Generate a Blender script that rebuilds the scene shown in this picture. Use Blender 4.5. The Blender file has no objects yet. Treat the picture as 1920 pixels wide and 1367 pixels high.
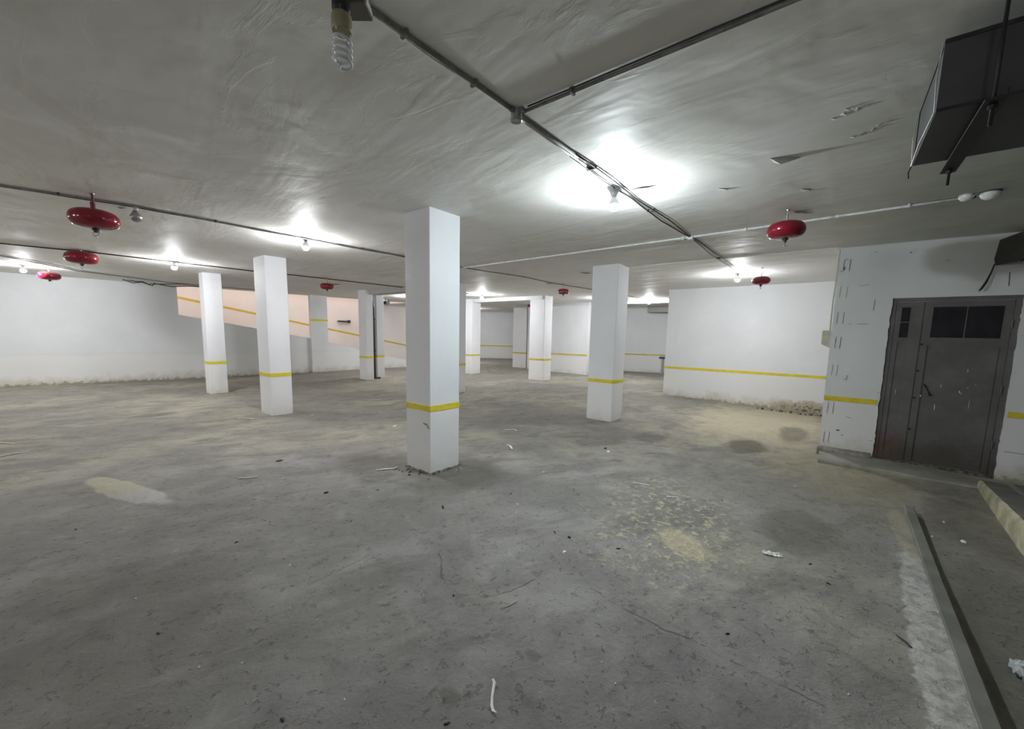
import bpy, bmesh, math, random
from mathutils import Vector, Matrix, noise
random.seed(7)
D = bpy.data
COL = bpy.context.scene.collection
SC = bpy.context.scene

# ------------------------------------------------------------------ camera, world, exposure
yaw, pit, rol = 0.896854685, 0.118969078, 0.0210336780
Fw = Vector((math.sin(yaw)*math.cos(pit), math.cos(yaw)*math.cos(pit), -math.sin(pit)))
Rt = Vector((math.cos(yaw), -math.sin(yaw), 0.0))
Up = Rt.cross(Fw)
Rc = Rt*math.cos(rol) + Up*math.sin(rol)
Uc = -Rt*math.sin(rol) + Up*math.cos(rol)
cam_data = D.cameras.new('camera')
cam = D.objects.new('camera', cam_data)
COL.objects.link(cam)
cam.matrix_world = Matrix(((Rc.x, Uc.x, -Fw.x, 0), (Rc.y, Uc.y, -Fw.y, 0), (Rc.z, Uc.z, -Fw.z, 1.51694602), (0, 0, 0, 1)))
cam_data.sensor_fit = 'HORIZONTAL'
cam_data.sensor_width = 36.0
cam_data.lens = 753.1708/1920*36.0
cam_data.shift_y = (716.72-683.5)/1920
cam_data.clip_start = 0.02
cam_data.clip_end = 200
SC.camera = cam

LAMP_STRENGTH = 520.0
LAMP_COLOR = (0.965, 0.97, 1.0)
world = D.worlds.new('sky')
SC.world = world
world.use_nodes = True
world.node_tree.nodes['Background'].inputs[0].default_value = (1.0, 0.82, 0.77, 1)
world.node_tree.nodes['Background'].inputs[1].default_value = 0.62
SC.view_settings.view_transform = 'Standard'
SC.view_settings.look = 'None'
SC.view_settings.gamma = 1.0
SC.view_settings.use_curve_mapping = False
SC.view_settings.exposure = 1.80

H = 2.75

# ------------------------------------------------------------------ node helpers
class NT:
    def __init__(s, name):
        s.m = D.materials.new(name); s.m.use_nodes = True
        s.t = s.m.node_tree; s.t.nodes.clear()
        s.out = s.t.nodes.new('ShaderNodeOutputMaterial')
        s.b = s.t.nodes.new('ShaderNodeBsdfPrincipled')
        s.t.links.new(s.b.outputs[0], s.out.inputs[0])
        g = s.t.nodes.new('ShaderNodeNewGeometry'); s.P = g.outputs['Position']
        s.N = g.outputs['Normal']
    def put(s, sock, v):
        if isinstance(v, bpy.types.NodeSocket): s.t.links.new(v, sock)
        elif isinstance(v, (int, float)) and hasattr(sock, 'default_value') and not hasattr(sock.default_value, '__len__'): sock.default_value = v
        else:
            v = tuple(v) if hasattr(v, '__len__') else (v,)*3
            if len(sock.default_value) == 4 and len(v) == 3: v = v+(1,)
            sock.default_value = v
    def math(s, op, a, b=0.0, c=0.0, clamp=False):
        n = s.t.nodes.new('ShaderNodeMath'); n.operation = op; n.use_clamp = clamp
        s.put(n.inputs[0], a); s.put(n.inputs[1], b); s.put(n.inputs[2], c); return n.outputs[0]
    def vmath(s, op, a, b=(0, 0, 0)):
        n = s.t.nodes.new('ShaderNodeVectorMath'); n.operation = op
        s.put(n.inputs[0], a); s.put(n.inputs[1], b)
        return n.outputs['Value'] if op in ('LENGTH', 'DOT_PRODUCT', 'DISTANCE') else n.outputs[0]
    def noise(s, scale=1.0, detail=4.0, rough=0.55, dist=0.0, stretch=None, off=None, rot=None):
        v = s.P
        if off: v = s.vmath('ADD', v, off)
        if rot is not None:
            r = s.t.nodes.new('ShaderNodeVectorRotate'); r.rotation_type = 'Z_AXIS'
            s.put(r.inputs['Vector'], v); r.inputs['Angle'].default_value = rot; v = r.outputs[0]
        if stretch: v = s.vmath('MULTIPLY', v, stretch)
        n = s.t.nodes.new('ShaderNodeTexNoise')
        s.put(n.inputs['Vector'], v)
        n.inputs['Scale'].default_value = scale; n.inputs['Detail'].default_value = detail
        n.inputs['Roughness'].default_value = rough; n.inputs['Distortion'].default_value = dist
        return n.outputs[0]
    def ramp(s, v, lo, hi, a=0.0, b=1.0):
        n = s.t.nodes.new('ShaderNodeMapRange'); n.interpolation_type = 'SMOOTHSTEP'
        s.put(n.inputs[0], v); s.put(n.inputs[1], lo); s.put(n.inputs[2], hi); s.put(n.inputs[3], a); s.put(n.inputs[4], b)
        return n.outputs[0]
    def mix(s, f, a, b):
        n = s.t.nodes.new('ShaderNodeMix'); n.data_type = 'RGBA'
        s.put(n.inputs[0], f); s.put(n.inputs[6], a); s.put(n.inputs[7], b); return n.outputs[2]
    def xyz(s):
        n = s.t.nodes.new('ShaderNodeSeparateXYZ'); s.t.links.new(s.P, n.inputs[0]); return n.outputs
    def blob(s, cx, cy, rx, ry, ang=0.0, soft=0.5, wob=0.5, nz=None, z=None):
        """mask: 1 inside a ragged ellipse on the world floor plane"""
        v = s.vmath('SUBTRACT', s.P, (cx, cy, z if z is not None else 0))
        r = s.t.nodes.new('ShaderNodeVectorRotate'); r.rotation_type = 'Z_AXIS'
        s.put(r.inputs['Vector'], v); r.inputs['Angle'].default_value = -ang
        d = s.vmath('LENGTH', s.vmath('MULTIPLY', r.outputs[0], (1/rx, 1/ry, 0)))
        if nz is not None:
            d = s.math('ADD', d, s.math('MULTIPLY', s.math('SUBTRACT', nz, 0.5), wob*2))
        return s.ramp(d, 1-soft/2, 1+soft/2, 1.0, 0.0)
    def bump(s, h, strength=0.3, dist=0.01, normal=None):
        n = s.t.nodes.new('ShaderNodeBump'); n.inputs['Strength'].default_value = strength
        n.inputs['Distance'].default_value = dist; s.put(n.inputs['Height'], h)
        if normal is not None: s.put(n.inputs['Normal'], normal)
        return n.outputs[0]
    def done(s, color, rough=0.8, metal=0.0, normal=None, spec=0.3):
        s.put(s.b.inputs['Base Color'], color); s.put(s.b.inputs['Roughness'], rough)
        s.put(s.b.inputs['Metallic'], metal); s.put(s.b.inputs['Specular IOR Level'], spec)
        if normal is not None: s.put(s.b.inputs['Normal'], normal)
        return s.m

def m_plain(name, c, rough=0.6, metal=0.0, var=0.12, scale=12, spec=0.4, bump=0.1):
    n = NT(name); z = n.noise(scale, 4)
    dark = tuple(x*(1-var*2) for x in c)
    return n.done(n.mix(n.ramp(z, 0.35, 0.65), dark, c), rough, metal, n.bump(n.noise(scale*4, 3), bump, 0.003), spec)

def m_wall(name, c=(0.74, 0.76, 0.77), dirt=1.0, low=(0.76, 0.76, 0.74), stain=None, line=False):
    n = NT(name)
    X, Y, Z = n.xyz()
    big = n.noise(0.9, 5, 0.6)
    mid = n.noise(4.5, 5, 0.6, off=(3, 7, 1))
    fine = n.noise(30, 4, 0.6)
    col = n.mix(n.ramp(big, 0.3, 0.7), tuple(x*0.93 for x in c), c)
    col = n.mix(n.math('MULTIPLY', n.ramp(mid, 0.55, 0.8), 0.10), col, (0.55, 0.56, 0.52))
    # the lower band was painted separately, a slightly creamier white
    zb = n.math('ADD', Z, n.math('MULTIPLY', mid, 0.02))
    col = n.mix(n.ramp(zb, 0.69, 0.70, 0.75, 0.0), col, low)
    # rising damp at the foot: ragged yellow-brown edge
    zz = n.math('SUBTRACT', Z, n.math('MULTIPLY', n.math('SUBTRACT', mid, 0.5), 0.55))
    damp = n.ramp(zz, -0.02, 0.22, 1.0, 0.0)
    col = n.mix(n.math('MULTIPLY', damp, 0.55*dirt), col, (0.50, 0.46, 0.33))
    d2 = n.ramp(n.math('SUBTRACT', Z, n.math('MULTIPLY', n.math('SUBTRACT', n.noise(11, 5, 0.7), 0.5), 0.35)), -0.04, 0.03, 1.0, 0.0)
    col = n.mix(n.math('MULTIPLY', d2, 0.7*dirt), col, (0.20, 0.18, 0.13))
    if line:   # ghost of an old painted line
        g = n.math('MULTIPLY', n.ramp(n.math('ABSOLUTE', n.math('SUBTRACT', Z, 0.76)), 0.004, 0.012, 1, 0), n.ramp(big, 0.42, 0.55))
        col = n.mix(n.math('MULTIPLY', g, 0.35), col, (0.66, 0.60, 0.35))
    if stain is not None:  # damp blotch low on the wall: (x, y, z, radius)
        v = n.vmath('SUBTRACT', n.P, stain[:3])
        d = n.vmath('LENGTH', n.vmath('MULTIPLY', v, (1/stain[3], 1/stain[3], 1/stain[4])))
        d = n.math('ADD', d, n.math('MULTIPLY', n.math('SUBTRACT', n.noise(7, 6, 0.7), 0.5), 1.6))
        col = n.mix(n.ramp(d, 0.7, 1.2, 0.75, 0.0), col, (0.42, 0.37, 0.25))
        col = n.mix(n.math('MULTIPLY', n.ramp(d, 0.3, 0.8, 1, 0), n.ramp(n.noise(16, 5, 0.7), 0.48, 0.6)), col, (0.10, 0.09, 0.07))
    h = n.math('ADD', n.math('MULTIPLY', mid, 1.0), n.math('MULTIPLY', fine, 0.15))
    return n.done(col, 0.62, 0, n.bump(h, 0.35, 0.012), 0.3)

def m_stripe(name, c):
    n = NT(name)
    z = n.noise(9, 5, 0.7)
    return n.done(n.mix(n.ramp(z, 0.3, 0.6), tuple(x*0.82 for x in c), c), 0.55, 0, n.bump(n.noise(25, 3), 0.15, 0.004), 0.3)

def m_floor():
    n = NT('worn_concrete_floor')
    X, Y, Z = n.xyz()
    big = n.noise(0.35, 4, 0.55)
    mid = n.noise(1.3, 6, 0.60, 0.4)
    med = n.noise(4.5, 6, 0.66, 0.5, off=(4, 2, 0))
    fine = n.noise(21, 6, 0.72, 0.3)
    grit = n.noise(95, 3, 0.7)
    streak = n.noise(2.2, 6, 0.66, 0.6, stretch=(0.6, 1.5, 1), rot=0.45)
    streak2 = n.noise(9.0, 6, 0.72, 0.6, stretch=(0.7, 1.5, 1), rot=0.7, off=(9, 1, 0))
    col = n.mix(n.ramp(mid, 0.34, 0.66), (0.195, 0.187, 0.180), (0.300, 0.290, 0.276))
    # pale brown dusty layer over the driving area, also painting in light falloff
    dist = n.vmath('LENGTH', n.vmath('MULTIPLY', n.vmath('SUBTRACT', n.P, (1.2, 2.2, 0)), (1, 1, 0)))
    dd = n.math('ADD', dist, n.math('MULTIPLY', n.math('SUBTRACT', n.noise(0.55, 5, 0.6, 1.0), 0.5), 9.0))
    dust_falloff = n.ramp(dd, 1.6, 5.2)
    dust_falloff = n.math('MULTIPLY', dust_falloff, n.ramp(n.math('ADD', n.math('MULTIPLY', streak, 0.6), n.math('MULTIPLY', mid, 0.4)), 0.38, 0.56, 0.25, 1.0))
    col = n.mix(dust_falloff, col, (0.370, 0.347, 0.268))
    # darker traffic areas beyond the columns
    dk = n.ramp(n.math('ADD', n.math('MULTIPLY', big, 0.6), n.math('MULTIPLY', streak, 0.4)), 0.44, 0.54, 0.0, 0.72)
    col = n.mix(dk, col, (0.215, 0.205, 0.188))
    col = n.mix(n.ramp(streak, 0.50, 0.64, 0.0, 0.45), col, (0.155, 0.150, 0.142))
    col = n.mix(n.ramp(streak2, 0.57, 0.70, 0.0, 0.50), col, (0.13, 0.127, 0.12))
    col = n.mix(n.ramp(streak2, 0.27, 0.40, 0.25, 0.0), col, (0.44, 0.425, 0.385))
    col = n.mix(n.ramp(med, 0.55, 0.70, 0.0, 0.45), col, (0.145, 0.140, 0.132))
    col = n.mix(n.ramp(med, 0.28, 0.42, 0.22, 0.0), col, (0.44, 0.43, 0.40))
    col = n.mix(n.ramp(fine, 0.60, 0.72, 0.0, 0.8), col, (0.085, 0.082, 0.078))
    col = n.mix(n.ramp(fine, 0.26, 0.38, 0.5, 0.0), col, (0.50, 0.485, 0.44))
    col = n.mix(n.math('MULTIPLY', n.ramp(n.noise(9, 5, 0.7, 0.2, off=(8, 8, 0)), 0.60, 0.66, 0.0, 0.5), n.ramp(mid, 0.62, 0.40)), col, (0.11, 0.108, 0.10))
    col = n.mix(n.ramp(grit, 0.62, 0.78, 0.0, 0.45), col, (0.10, 0.10, 0.10))
    col = n.mix(n.ramp(grit, 0.24, 0.36, 0.5, 0.0), col, (0.5, 0.49, 0.46))
    # trowelled grey-cream lump on the left
    lm = n.blob(0.57, 5.0, 0.13, 0.66, 0.265, 0.25, 0.35, n.noise(5, 4, 0.6))
    col = n.mix(n.math('MULTIPLY', lm, 0.8), col, n.mix(n.ramp(Y, 4.6, 5.2), (0.42, 0.415, 0.40), (0.42, 0.40, 0.29)))
    # sandy scuffed patch
    wob = n.noise(3.2, 5, 0.65, 0.5, off=(1, 1, 0))
    sp = n.blob(3.35, 0.95, 0.95, 0.50, 0.25, 1.0, 0.9, wob)
    spn = n.math('MULTIPLY', sp, n.ramp(n.noise(14, 6, 0.75, 0.3), 0.46, 0.58))
    col = n.mix(n.math('MULTIPLY', spn, 0.62), col, (0.56, 0.51, 0.37))
    sp2 = n.blob(3.02, 0.76, 0.24, 0.15, 0.9, 0.7, 1.1, n.noise(7, 6, 0.7, 0.4, off=(6, 1, 0)))
    col = n.mix(n.math('MULTIPLY', sp2, 0.65), col, (0.60, 0.53, 0.36))
    # sandy bay in front of the partition wall
    sb = n.blob(9.0, 1.0, 2.3, 1.1, 0.0, 0.8, 0.8, wob)
    col = n.mix(n.math('MULTIPLY', sb, 0.65), col, (0.56, 0.50, 0.34))
    sb2 = n.blob(6.3, -0.2, 1.3, 0.7, 0.0, 0.8, 0.9, wob)
    col = n.mix(n.math('MULTIPLY', sb2, 0.45), col, (0.36, 0.32, 0.21))
    # damp oil spots and dark patches; the wide near-left one also paints in shade
    for (x, y, rx, ry, s) in ((6.65, 0.88, 0.50, 0.24, 0.8), (8.25, 0.42, 0.75, 0.20, 0.6), (6.0, 2.1, 0.34, 0.22, 0.55), (3.85, 0.12, 0.42, 0.26, 0.6),
                              (1.48, 9.08, 0.3, 0.2, 0.6), (2.55, 8.4, 0.8, 0.25, 0.2), (2.95, 3.15, 0.55, 0.55, 0.6), (5.1, -1.05, 0.8, 0.25, 0.6), (3.0, -0.95, 1.3, 0.25, 0.5),
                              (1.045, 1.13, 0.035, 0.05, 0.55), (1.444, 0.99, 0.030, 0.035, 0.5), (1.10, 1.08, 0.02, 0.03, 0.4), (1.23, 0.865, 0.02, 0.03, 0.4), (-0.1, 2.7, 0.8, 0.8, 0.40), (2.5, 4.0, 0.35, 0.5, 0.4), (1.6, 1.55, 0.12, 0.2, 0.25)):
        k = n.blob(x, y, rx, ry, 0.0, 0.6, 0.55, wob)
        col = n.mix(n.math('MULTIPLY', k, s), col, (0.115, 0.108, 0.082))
    # bare pale mortar along the channel edge, and one trowelled lump on the left
    pm = n.blob(2.6, -0.545, 1.45, 0.120, -0.015, 0.16, 0.55, n.noise(5, 6, 0.7, off=(2, 2, 0)))
    col = n.mix(n.math('MULTIPLY', pm, 0.9), col, n.mix(n.ramp(n.noise(16, 6, 0.72, 0.1), 0.36, 0.60), (0.56, 0.55, 0.51), (0.36, 0.355, 0.33)))
    pm2 = n.blob(4.45, -0.57, 0.60, 0.075, 0.0, 0.25, 0.3, wob)
    col = n.mix(n.math('MULTIPLY', pm2, 0.6), col, (0.40, 0.36, 0.26))
    # low relief
    crack = n.t.nodes.new('ShaderNodeTexVoronoi'); crack.feature = 'DISTANCE_TO_EDGE'
    n.put(crack.inputs['Vector'], n.vmath('ADD', n.P, n.vmath('MULTIPLY', n.vmath('SUBTRACT', n.t.nodes.new('ShaderNodeTexNoise').outputs[1], (0.5, 0.5, 0.5)), (0.5, 0.5, 0))))
    crack.inputs['Scale'].default_value = 0.30
    ck = n.math('MULTIPLY', n.ramp(crack.outputs[0], 0.0, 0.004, 1.0, 0.0), n.ramp(mid, 0.58, 0.61, 0, 0.4))
    # dark line of the construction joint and the rim of the scooped patch
    def segm(a, b, w):
        ax, ay = a; bx, by = b; L2 = (bx-ax)**2+(by-ay)**2
        pa = n.vmath('SUBTRACT', pw, (ax, ay, 0))
        t = n.math('DIVIDE', n.vmath('DOT_PRODUCT', pa, (bx-ax, by-ay, 0)), L2, 0, True)
        cb = n.t.nodes.new('ShaderNodeCombineXYZ'); n.put(cb.inputs[0], n.math('MULTIPLY', t, bx-ax)); n.put(cb.inputs[1], n.math('MULTIPLY', t, by-ay))
        return n.ramp(n.vmath('LENGTH', n.vmath('MULTIPLY', n.vmath('SUBTRACT', pa, cb.outputs[0]), (1, 1, 0))), 0.0, w, 1.0, 0.0)
    wn = n.t.nodes.new('ShaderNodeTexNoise'); n.put(wn.inputs['Vector'], n.P); wn.inputs['Scale'].default_value = 6.0
    pw = n.vmath('ADD', n.P, n.vmath('MULTIPLY', n.vmath('SUBTRACT', wn.outputs[1], (0.5, 0.5, 0.5)), (0.09, 0.09, 0)))
    js = [(2.07, 1.02), (2.03, 0.82), (2.02, 0.58), (2.02, 0.33), (2.02, 0.10), (2.00, -0.12)]
    rim = [(1.74, 2.0), (1.55, 1.75), (1.53, 1.60), (1.65, 1.44), (1.96, 1.32)]
    m = None
    for q, ww in ((js, 0.010), (rim, 0.009)):
        for a, b in zip(q, q[1:]):
            v = segm(a, b, ww); m = v if m is None else n.math('MAXIMUM', m, v)
    m = n.math('MULTIPLY', m, n.ramp(med, 0.42, 0.54, 0.1, 1.0))
    ck = n.math('MAXIMUM', ck, m)
    col = n.mix(n.math('MULTIPLY', ck, 0.6), col, (0.08, 0.08, 0.075))
    h = n.math('ADD', n.math('MULTIPLY', med, 0.9), n.math('MULTIPLY', fine, 0.22))
    h = n.math('ADD', h, n.math('MULTIPLY', grit, 0.05))
    h = n.math('ADD', h, n.math('MULTIPLY', streak2, 0.35))
    h = n.math('SUBTRACT', h, n.ramp(fine, 0.60, 0.66, 0.0, 0.22))
    h = n.math('SUBTRACT', h, n.ramp(n.noise(9, 5, 0.7, 0.2, off=(8, 8, 0)), 0.60, 0.64, 0.0, 0.22))
    h = n.math('SUBTRACT', h, n.math('MULTIPLY', ck, 0.3))
    h = n.math('ADD', h, n.math('MULTIPLY', spn, 0.25))
    return n.done(col, n.ramp(med, 0.3, 0.7, 0.62, 0.85), 0, n.bump(h, 0.8, 0.024), 0.22)

def m_ceiling():
    n = NT('painted_concrete_ceiling')
    big = n.noise(0.4, 5, 0.6)
    mid = n.noise(1.8, 3, 0.5, 0.4)
    brush = n.noise(1.1, 3, 0.5, 0.5, stretch=(2.2, 0.4, 1), rot=0.15)
    fine = n.noise(24, 4, 0.6)
    col = n.mix(n.ramp(big, 0.35, 0.65), (0.77, 0.76, 0.715), (0.85, 0.845, 0.81))
    col = n.mix(n.ramp(mid, 0.55, 0.75, 0, 0.25), col, (0.66, 0.65, 0.59))
    col = n.mix(n.ramp(mid, 0.25, 0.42, 0.25, 0), col, (0.88, 0.88, 0.86))
    patch = n.noise(0.9, 3, 0.5, 1.6, off=(5, 5, 0))
    col = n.mix(n.ramp(patch, 0.53, 0.57, 0, 0.30), col, (0.69, 0.68, 0.60))
    col = n.mix(n.ramp(patch, 0.40, 0.44, 0.28, 0), col, (0.80, 0.79, 0.80))
    col = n.mix(n.ramp(n.noise(13, 5, 0.7), 0.60, 0.72, 0, 0.18), col, (0.55, 0.54, 0.49))
    # whiter bay past the slab joint: far bulb's light painted into the colour
    X, Y, Z = n.xyz()
    far = n.ramp(n.math('ADD', X, n.math('MULTIPLY', n.math('SUBTRACT', mid, 0.5), 0.3)), 6.95, 7.1)
    lim = n.ramp(Y, 2.4, 2.9, 1.0, 0.0)
    col = n.mix(n.math('MULTIPLY', n.math('MULTIPLY', far, lim), 0.8), col, (0.84, 0.85, 0.83))
    for (x, y, rx, ry, s) in ((3.6, -1.2, 2.2, 0.9, 0.45), (5.6, -1.0, 1.5, 0.8, 0.5), (1.0, -0.4, 0.9, 0.5, 0.5)):  # darker green-grey patches around the duct
        k = n.blob(x, y, rx, ry, 0.0, 1.0, 0.7, big, z=0)
        col = n.mix(n.math('MULTIPLY', k, s), col, (0.36, 0.42, 0.34))
    # flaked patches
    pk = n.math('MULTIPLY', n.ramp(n.noise(6, 5, 0.75, 1.0), 0.66, 0.68), n.ramp(big, 0.5, 0.6))
    col = n.mix(n.math('MULTIPLY', pk, 0.5), col, (0.50, 0.50, 0.47))
    h = n.math('ADD', n.math('MULTIPLY', brush, 1.0), n.math('MULTIPLY', mid, 0.8))
    h = n.math('ADD', h, n.math('MULTIPLY', fine, 0.02))
    h = n.math('SUBTRACT', h, n.math('MULTIPLY', pk, 0.03))
    h = n.math('ADD', h, n.math('MULTIPLY', n.ramp(n.noise(2.6, 5, 0.6, 1.5, stretch=(1.4, 0.5, 1), off=(3, 3, 0)), 0.54, 0.64), 0.035))
    return n.done(col, 0.6, 0, n.bump(h, 0.55, 0.034), 0.3)

def m_emit(name, c, s):
    m = D.materials.new(name); m.use_nodes = True
    t = m.node_tree; t.nodes.clear()
    o = t.nodes.new('ShaderNodeOutputMaterial'); e = t.nodes.new('ShaderNodeEmission')
    e.inputs[0].default_value = (*c, 1); e.inputs[1].default_value = s
    t.links.new(e.outputs[0], o.inputs[0]); return m

def m_door():
    n = NT('grey_painted_steel')
    X, Y, Z = n.xyz()
    a = n.noise(3, 6, 0.65); b = n.noise(18, 5, 0.7)
    col = n.mix(n.ramp(a, 0.3, 0.7), (0.115, 0.110, 0.108), (0.165, 0.158, 0.155))
    zz = n.math('ADD', Z, n.math('MULTIPLY', n.math('SUBTRACT', n.noise(5, 6, 0.7), 0.5), 0.6))
    col = n.mix(n.ramp(zz, 0.05, 0.45, 0.75, 0.0), col, (0.060, 0.052, 0.042))
    yy = n.ramp(n.math('ADD', Y, n.math('MULTIPLY', n.math('SUBTRACT', b, 0.5), 0.2)), -0.85, -0.62)
    rust = n.math('MULTIPLY', n.math('MULTIPLY', yy, n.ramp(zz, 0.25, 0.55, 1, 0)), n.ramp(b, 0.35, 0.6))
    col = n.mix(n.math('MULTIPLY', rust, 0.7), col, (0.12, 0.055, 0.030))
    col = n.mix(n.ramp(n.noise(45, 4, 0.75), 0.70, 0.74, 0, 0.6), col, (0.40, 0.39, 0.38))
    return n.done(col, 0.5, 0.0, n.bump(n.math('ADD', a, n.math('MULTIPLY', b, 0.2)), 0.3, 0.01), 0.4)

M = {
    'floor': m_floor(), 'ceiling': m_ceiling(),
    'wall': m_wall('white_painted_plaster', line=True),
    'wall_plain': m_wall('white_painted_plaster_far'),
    'wall_partition': m_wall('white_painted_plaster_damp', stain=(10.85, 0.35, 0.02, 0.75, 0.16)),
    'wall_door': m_wall('white_painted_plaster_rough', c=(0.74, 0.76, 0.755), low=(0.80, 0.79, 0.79)),
    'beam_shade': m_wall('shaded_beam_grey', c=(0.46, 0.46, 0.45), low=(0.46, 0.46, 0.45)),  # shade of the beam's unlit side painted in as grey
    'wall_dark': m_wall('grey_unpainted_render', c=(0.36, 0.36, 0.34), low=(0.36, 0.36, 0.34)),
    'ramp_wall': m_wall('cream_ramp_plaster', c=(0.86, 0.82, 0.78), low=(0.86, 0.82, 0.78), dirt=0.0),
    'column': m_wall('white_column_paint', c=(0.77, 0.78, 0.80), low=(0.78, 0.775, 0.76), dirt=0.45),
    'yellow': m_stripe('yellow_line_paint', (0.76, 0.63, 0.045)),
    'yellow_dull': m_stripe('ochre_line_paint', (0.66, 0.50, 0.06)),
    'bulb_cool': m_emit('lit_bulb_glass_cool', (0.86, 0.955, 1.0), LAMP_STRENGTH*1.05),
    'bulb': m_emit('lit_bulb_glass', LAMP_COLOR, LAMP_STRENGTH),
    'holder': m_plain('white_ceramic', (0.55, 0.56, 0.60), 0.35, 0, 0.05),
    'black': m_plain('black_plastic', (0.018, 0.018, 0.022), 0.4, 0, 0.1),
    'wire': m_plain('dark_cable_sheath', (0.05, 0.045, 0.045), 0.55, 0, 0.1),
    'conduit': m_plain('grey_dusty_conduit', (0.24, 0.24, 0.22), 0.65, 0.0, 0.15, 20, 0.25),
    'conduit_white': m_plain('white_pvc_conduit', (0.80, 0.81, 0.80), 0.4, 0, 0.08, 20),
    'steel': m_plain('dull_zinc', (0.45, 0.45, 0.44), 0.4, 0.8, 0.2, 20),
    'duct': m_plain('dusty_galvanised_sheet', (0.085, 0.085, 0.088), 0.5, 0.4, 0.12, 3),
    'duct_dark': m_plain('dark_steel_angle', (0.040, 0.040, 0.045), 0.5, 0.4, 0.15, 8),
    'duct_edge': m_plain('bright_cut_sheet_edge', (0.50, 0.50, 0.50), 0.4, 0.6, 0.1, 8),
    'red': m_plain('glossy_red_enamel', (0.21, 0.005, 0.018), 0.12, 0, 0.08, 4, 0.6, 0.02),
    'red_dark': m_plain('dark_red_enamel', (0.13, 0.008, 0.014), 0.3, 0, 0.08, 6, 0.5, 0.02),
    'door': m_door(),
    'glass_dark': m_plain('dirty_dark_pane', (0.020, 0.018, 0.024), 0.5, 0, 0.2, 6, 0.25),
    'concrete': m_plain('smooth_concrete', (0.20, 0.20, 0.175), 0.85, 0, 0.12, 4, 0.2, 0.3),
    'mortar': m_plain('rough_mortar', (0.42, 0.40, 0.34), 0.9, 0, 0.25, 9, 0.2, 0.6),
    'mortar_dark': m_plain('crumbled_dark_mortar', (0.20, 0.19, 0.16), 0.9, 0, 0.35, 25, 0.2, 0.8),
    'slab': m_plain('worn_pale_concrete', (0.37, 0.36, 0.31), 0.85, 0, 0.12, 3, 0.2, 0.3),
    'curb': m_plain('cream_painted_curb', (0.46, 0.44, 0.30), 0.8, 0, 0.18, 6, 0.2, 0.4),
    'chip_white': m_plain('white_plaster_chip', (0.82, 0.82, 0.80), 0.7, 0, 0.05),
    'chip_tan': m_plain('tan_cardboard_scrap', (0.58, 0.52, 0.40), 0.8, 0, 0.1),
    'chip_dark': m_plain('black_scrap', (0.02, 0.02, 0.02), 0.6, 0, 0.1),
    'tan_plastic': m_plain('aged_tan_plastic', (0.36, 0.33, 0.20), 0.35, 0, 0.1),
    'flake': m_plain('peeled_paint', (0.60, 0.60, 0.56), 0.7, 0, 0.1),
    'box_cream': m_plain('cream_electrical_box', (0.62, 0.60, 0.48), 0.5, 0, 0.06),
    'lampglass': m_plain('unlit_opal_tube', (0.66, 0.68, 0.68), 0.15, 0, 0.03, 4, 0.6, 0.0),
    'olive': m_plain('olive_dusty_box', (0.13, 0.12, 0.075), 0.6, 0, 0.12),
}
def m_clear():
    n = NT('crumpled_clear_film')
    n.b.inputs['Transmission Weight'].default_value = 0.35
    return n.done((0.80, 0.85, 0.85), 0.12, 0, None, 0.6)
M['film'] = m_clear()

# ------------------------------------------------------------------ mesh helpers
def add_box(bm, x0, x1, y0, y1, z0, z1, mat=None):
    vs = [bm.verts.new(v) for v in ((x0,y0,z0),(x1,y0,z0),(x1,y1,z0),(x0,y1,z0),(x0,y0,z1),(x1,y0,z1),(x1,y1,z1),(x0,y1,z1))]
    if mat is not None:
        for v in vs: v.co = mat @ v.co
    for f in ((3,2,1,0),(4,5,6,7),(0,1,5,4),(1,2,6,5),(2,3,7,6),(3,0,4,7)):
        bm.faces.new([vs[i] for i in f])
    return vs

def add_tube(bm, pts, r, seg=8, caps=True):
    pts = [Vector(p) for p in pts]
    rings = []
    for i, p in enumerate(pts):
        if i == 0: t = pts[1]-p
        elif i == len(pts)-1: t = p-pts[i-1]
        else: t = (pts[i+1]-p).normalized()+(p-pts[i-1]).normalized()
        t.normalize()
        u = t.cross(Vector((0, 0, 1)))
        if u.length < 0.05: u = t.cross(Vector((1, 0, 0)))
        u.normalize(); w = t.cross(u)
        rr = r[i] if isinstance(r, (list, tuple)) else r
        rings.append([bm.verts.new(p + (u*math.cos(a)+w*math.sin(a))*rr) for a in [2*math.pi*k/seg for k in range(seg)]])
    for a, b in zip(rings, rings[1:]):
        for k in range(seg):
            bm.faces.new((a[k], a[(k+1) % seg], b[(k+1) % seg], b[k]))
    if caps:
        bm.faces.new(list(reversed(rings[0]))); bm.faces.new(rings[-1])

def add_lathe(bm, prof, seg=24, c=(0, 0, 0)):
    """prof: list of (radius, z); zero radius closes"""
    rings = []
    for (r, z) in prof:
        if r < 1e-6: rings.append([bm.verts.new((c[0], c[1], c[2]+z))])
        else: rings.append([bm.verts.new((c[0]+r*math.cos(2*math.pi*k/seg), c[1]+r*math.sin(2*math.pi*k/seg), c[2]+z)) for k in range(seg)])
    for a, b in zip(rings, rings[1:]):
        for k in range(seg):
            k2 = (k+1) % seg
            if len(a) == 1 and len(b) == 1: break
            if len(a) == 1: bm.faces.new((a[0], b[k2], b[k]))
            elif len(b) == 1: bm.faces.new((a[k], a[k2], b[0]))
            else: bm.faces.new((a[k], a[k2], b[k2], b[k]))
    if len(rings[0]) > 1: bm.faces.new(rings[0])
    if len(rings[-1]) > 1: bm.faces.new(list(reversed(rings[-1])))

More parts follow.
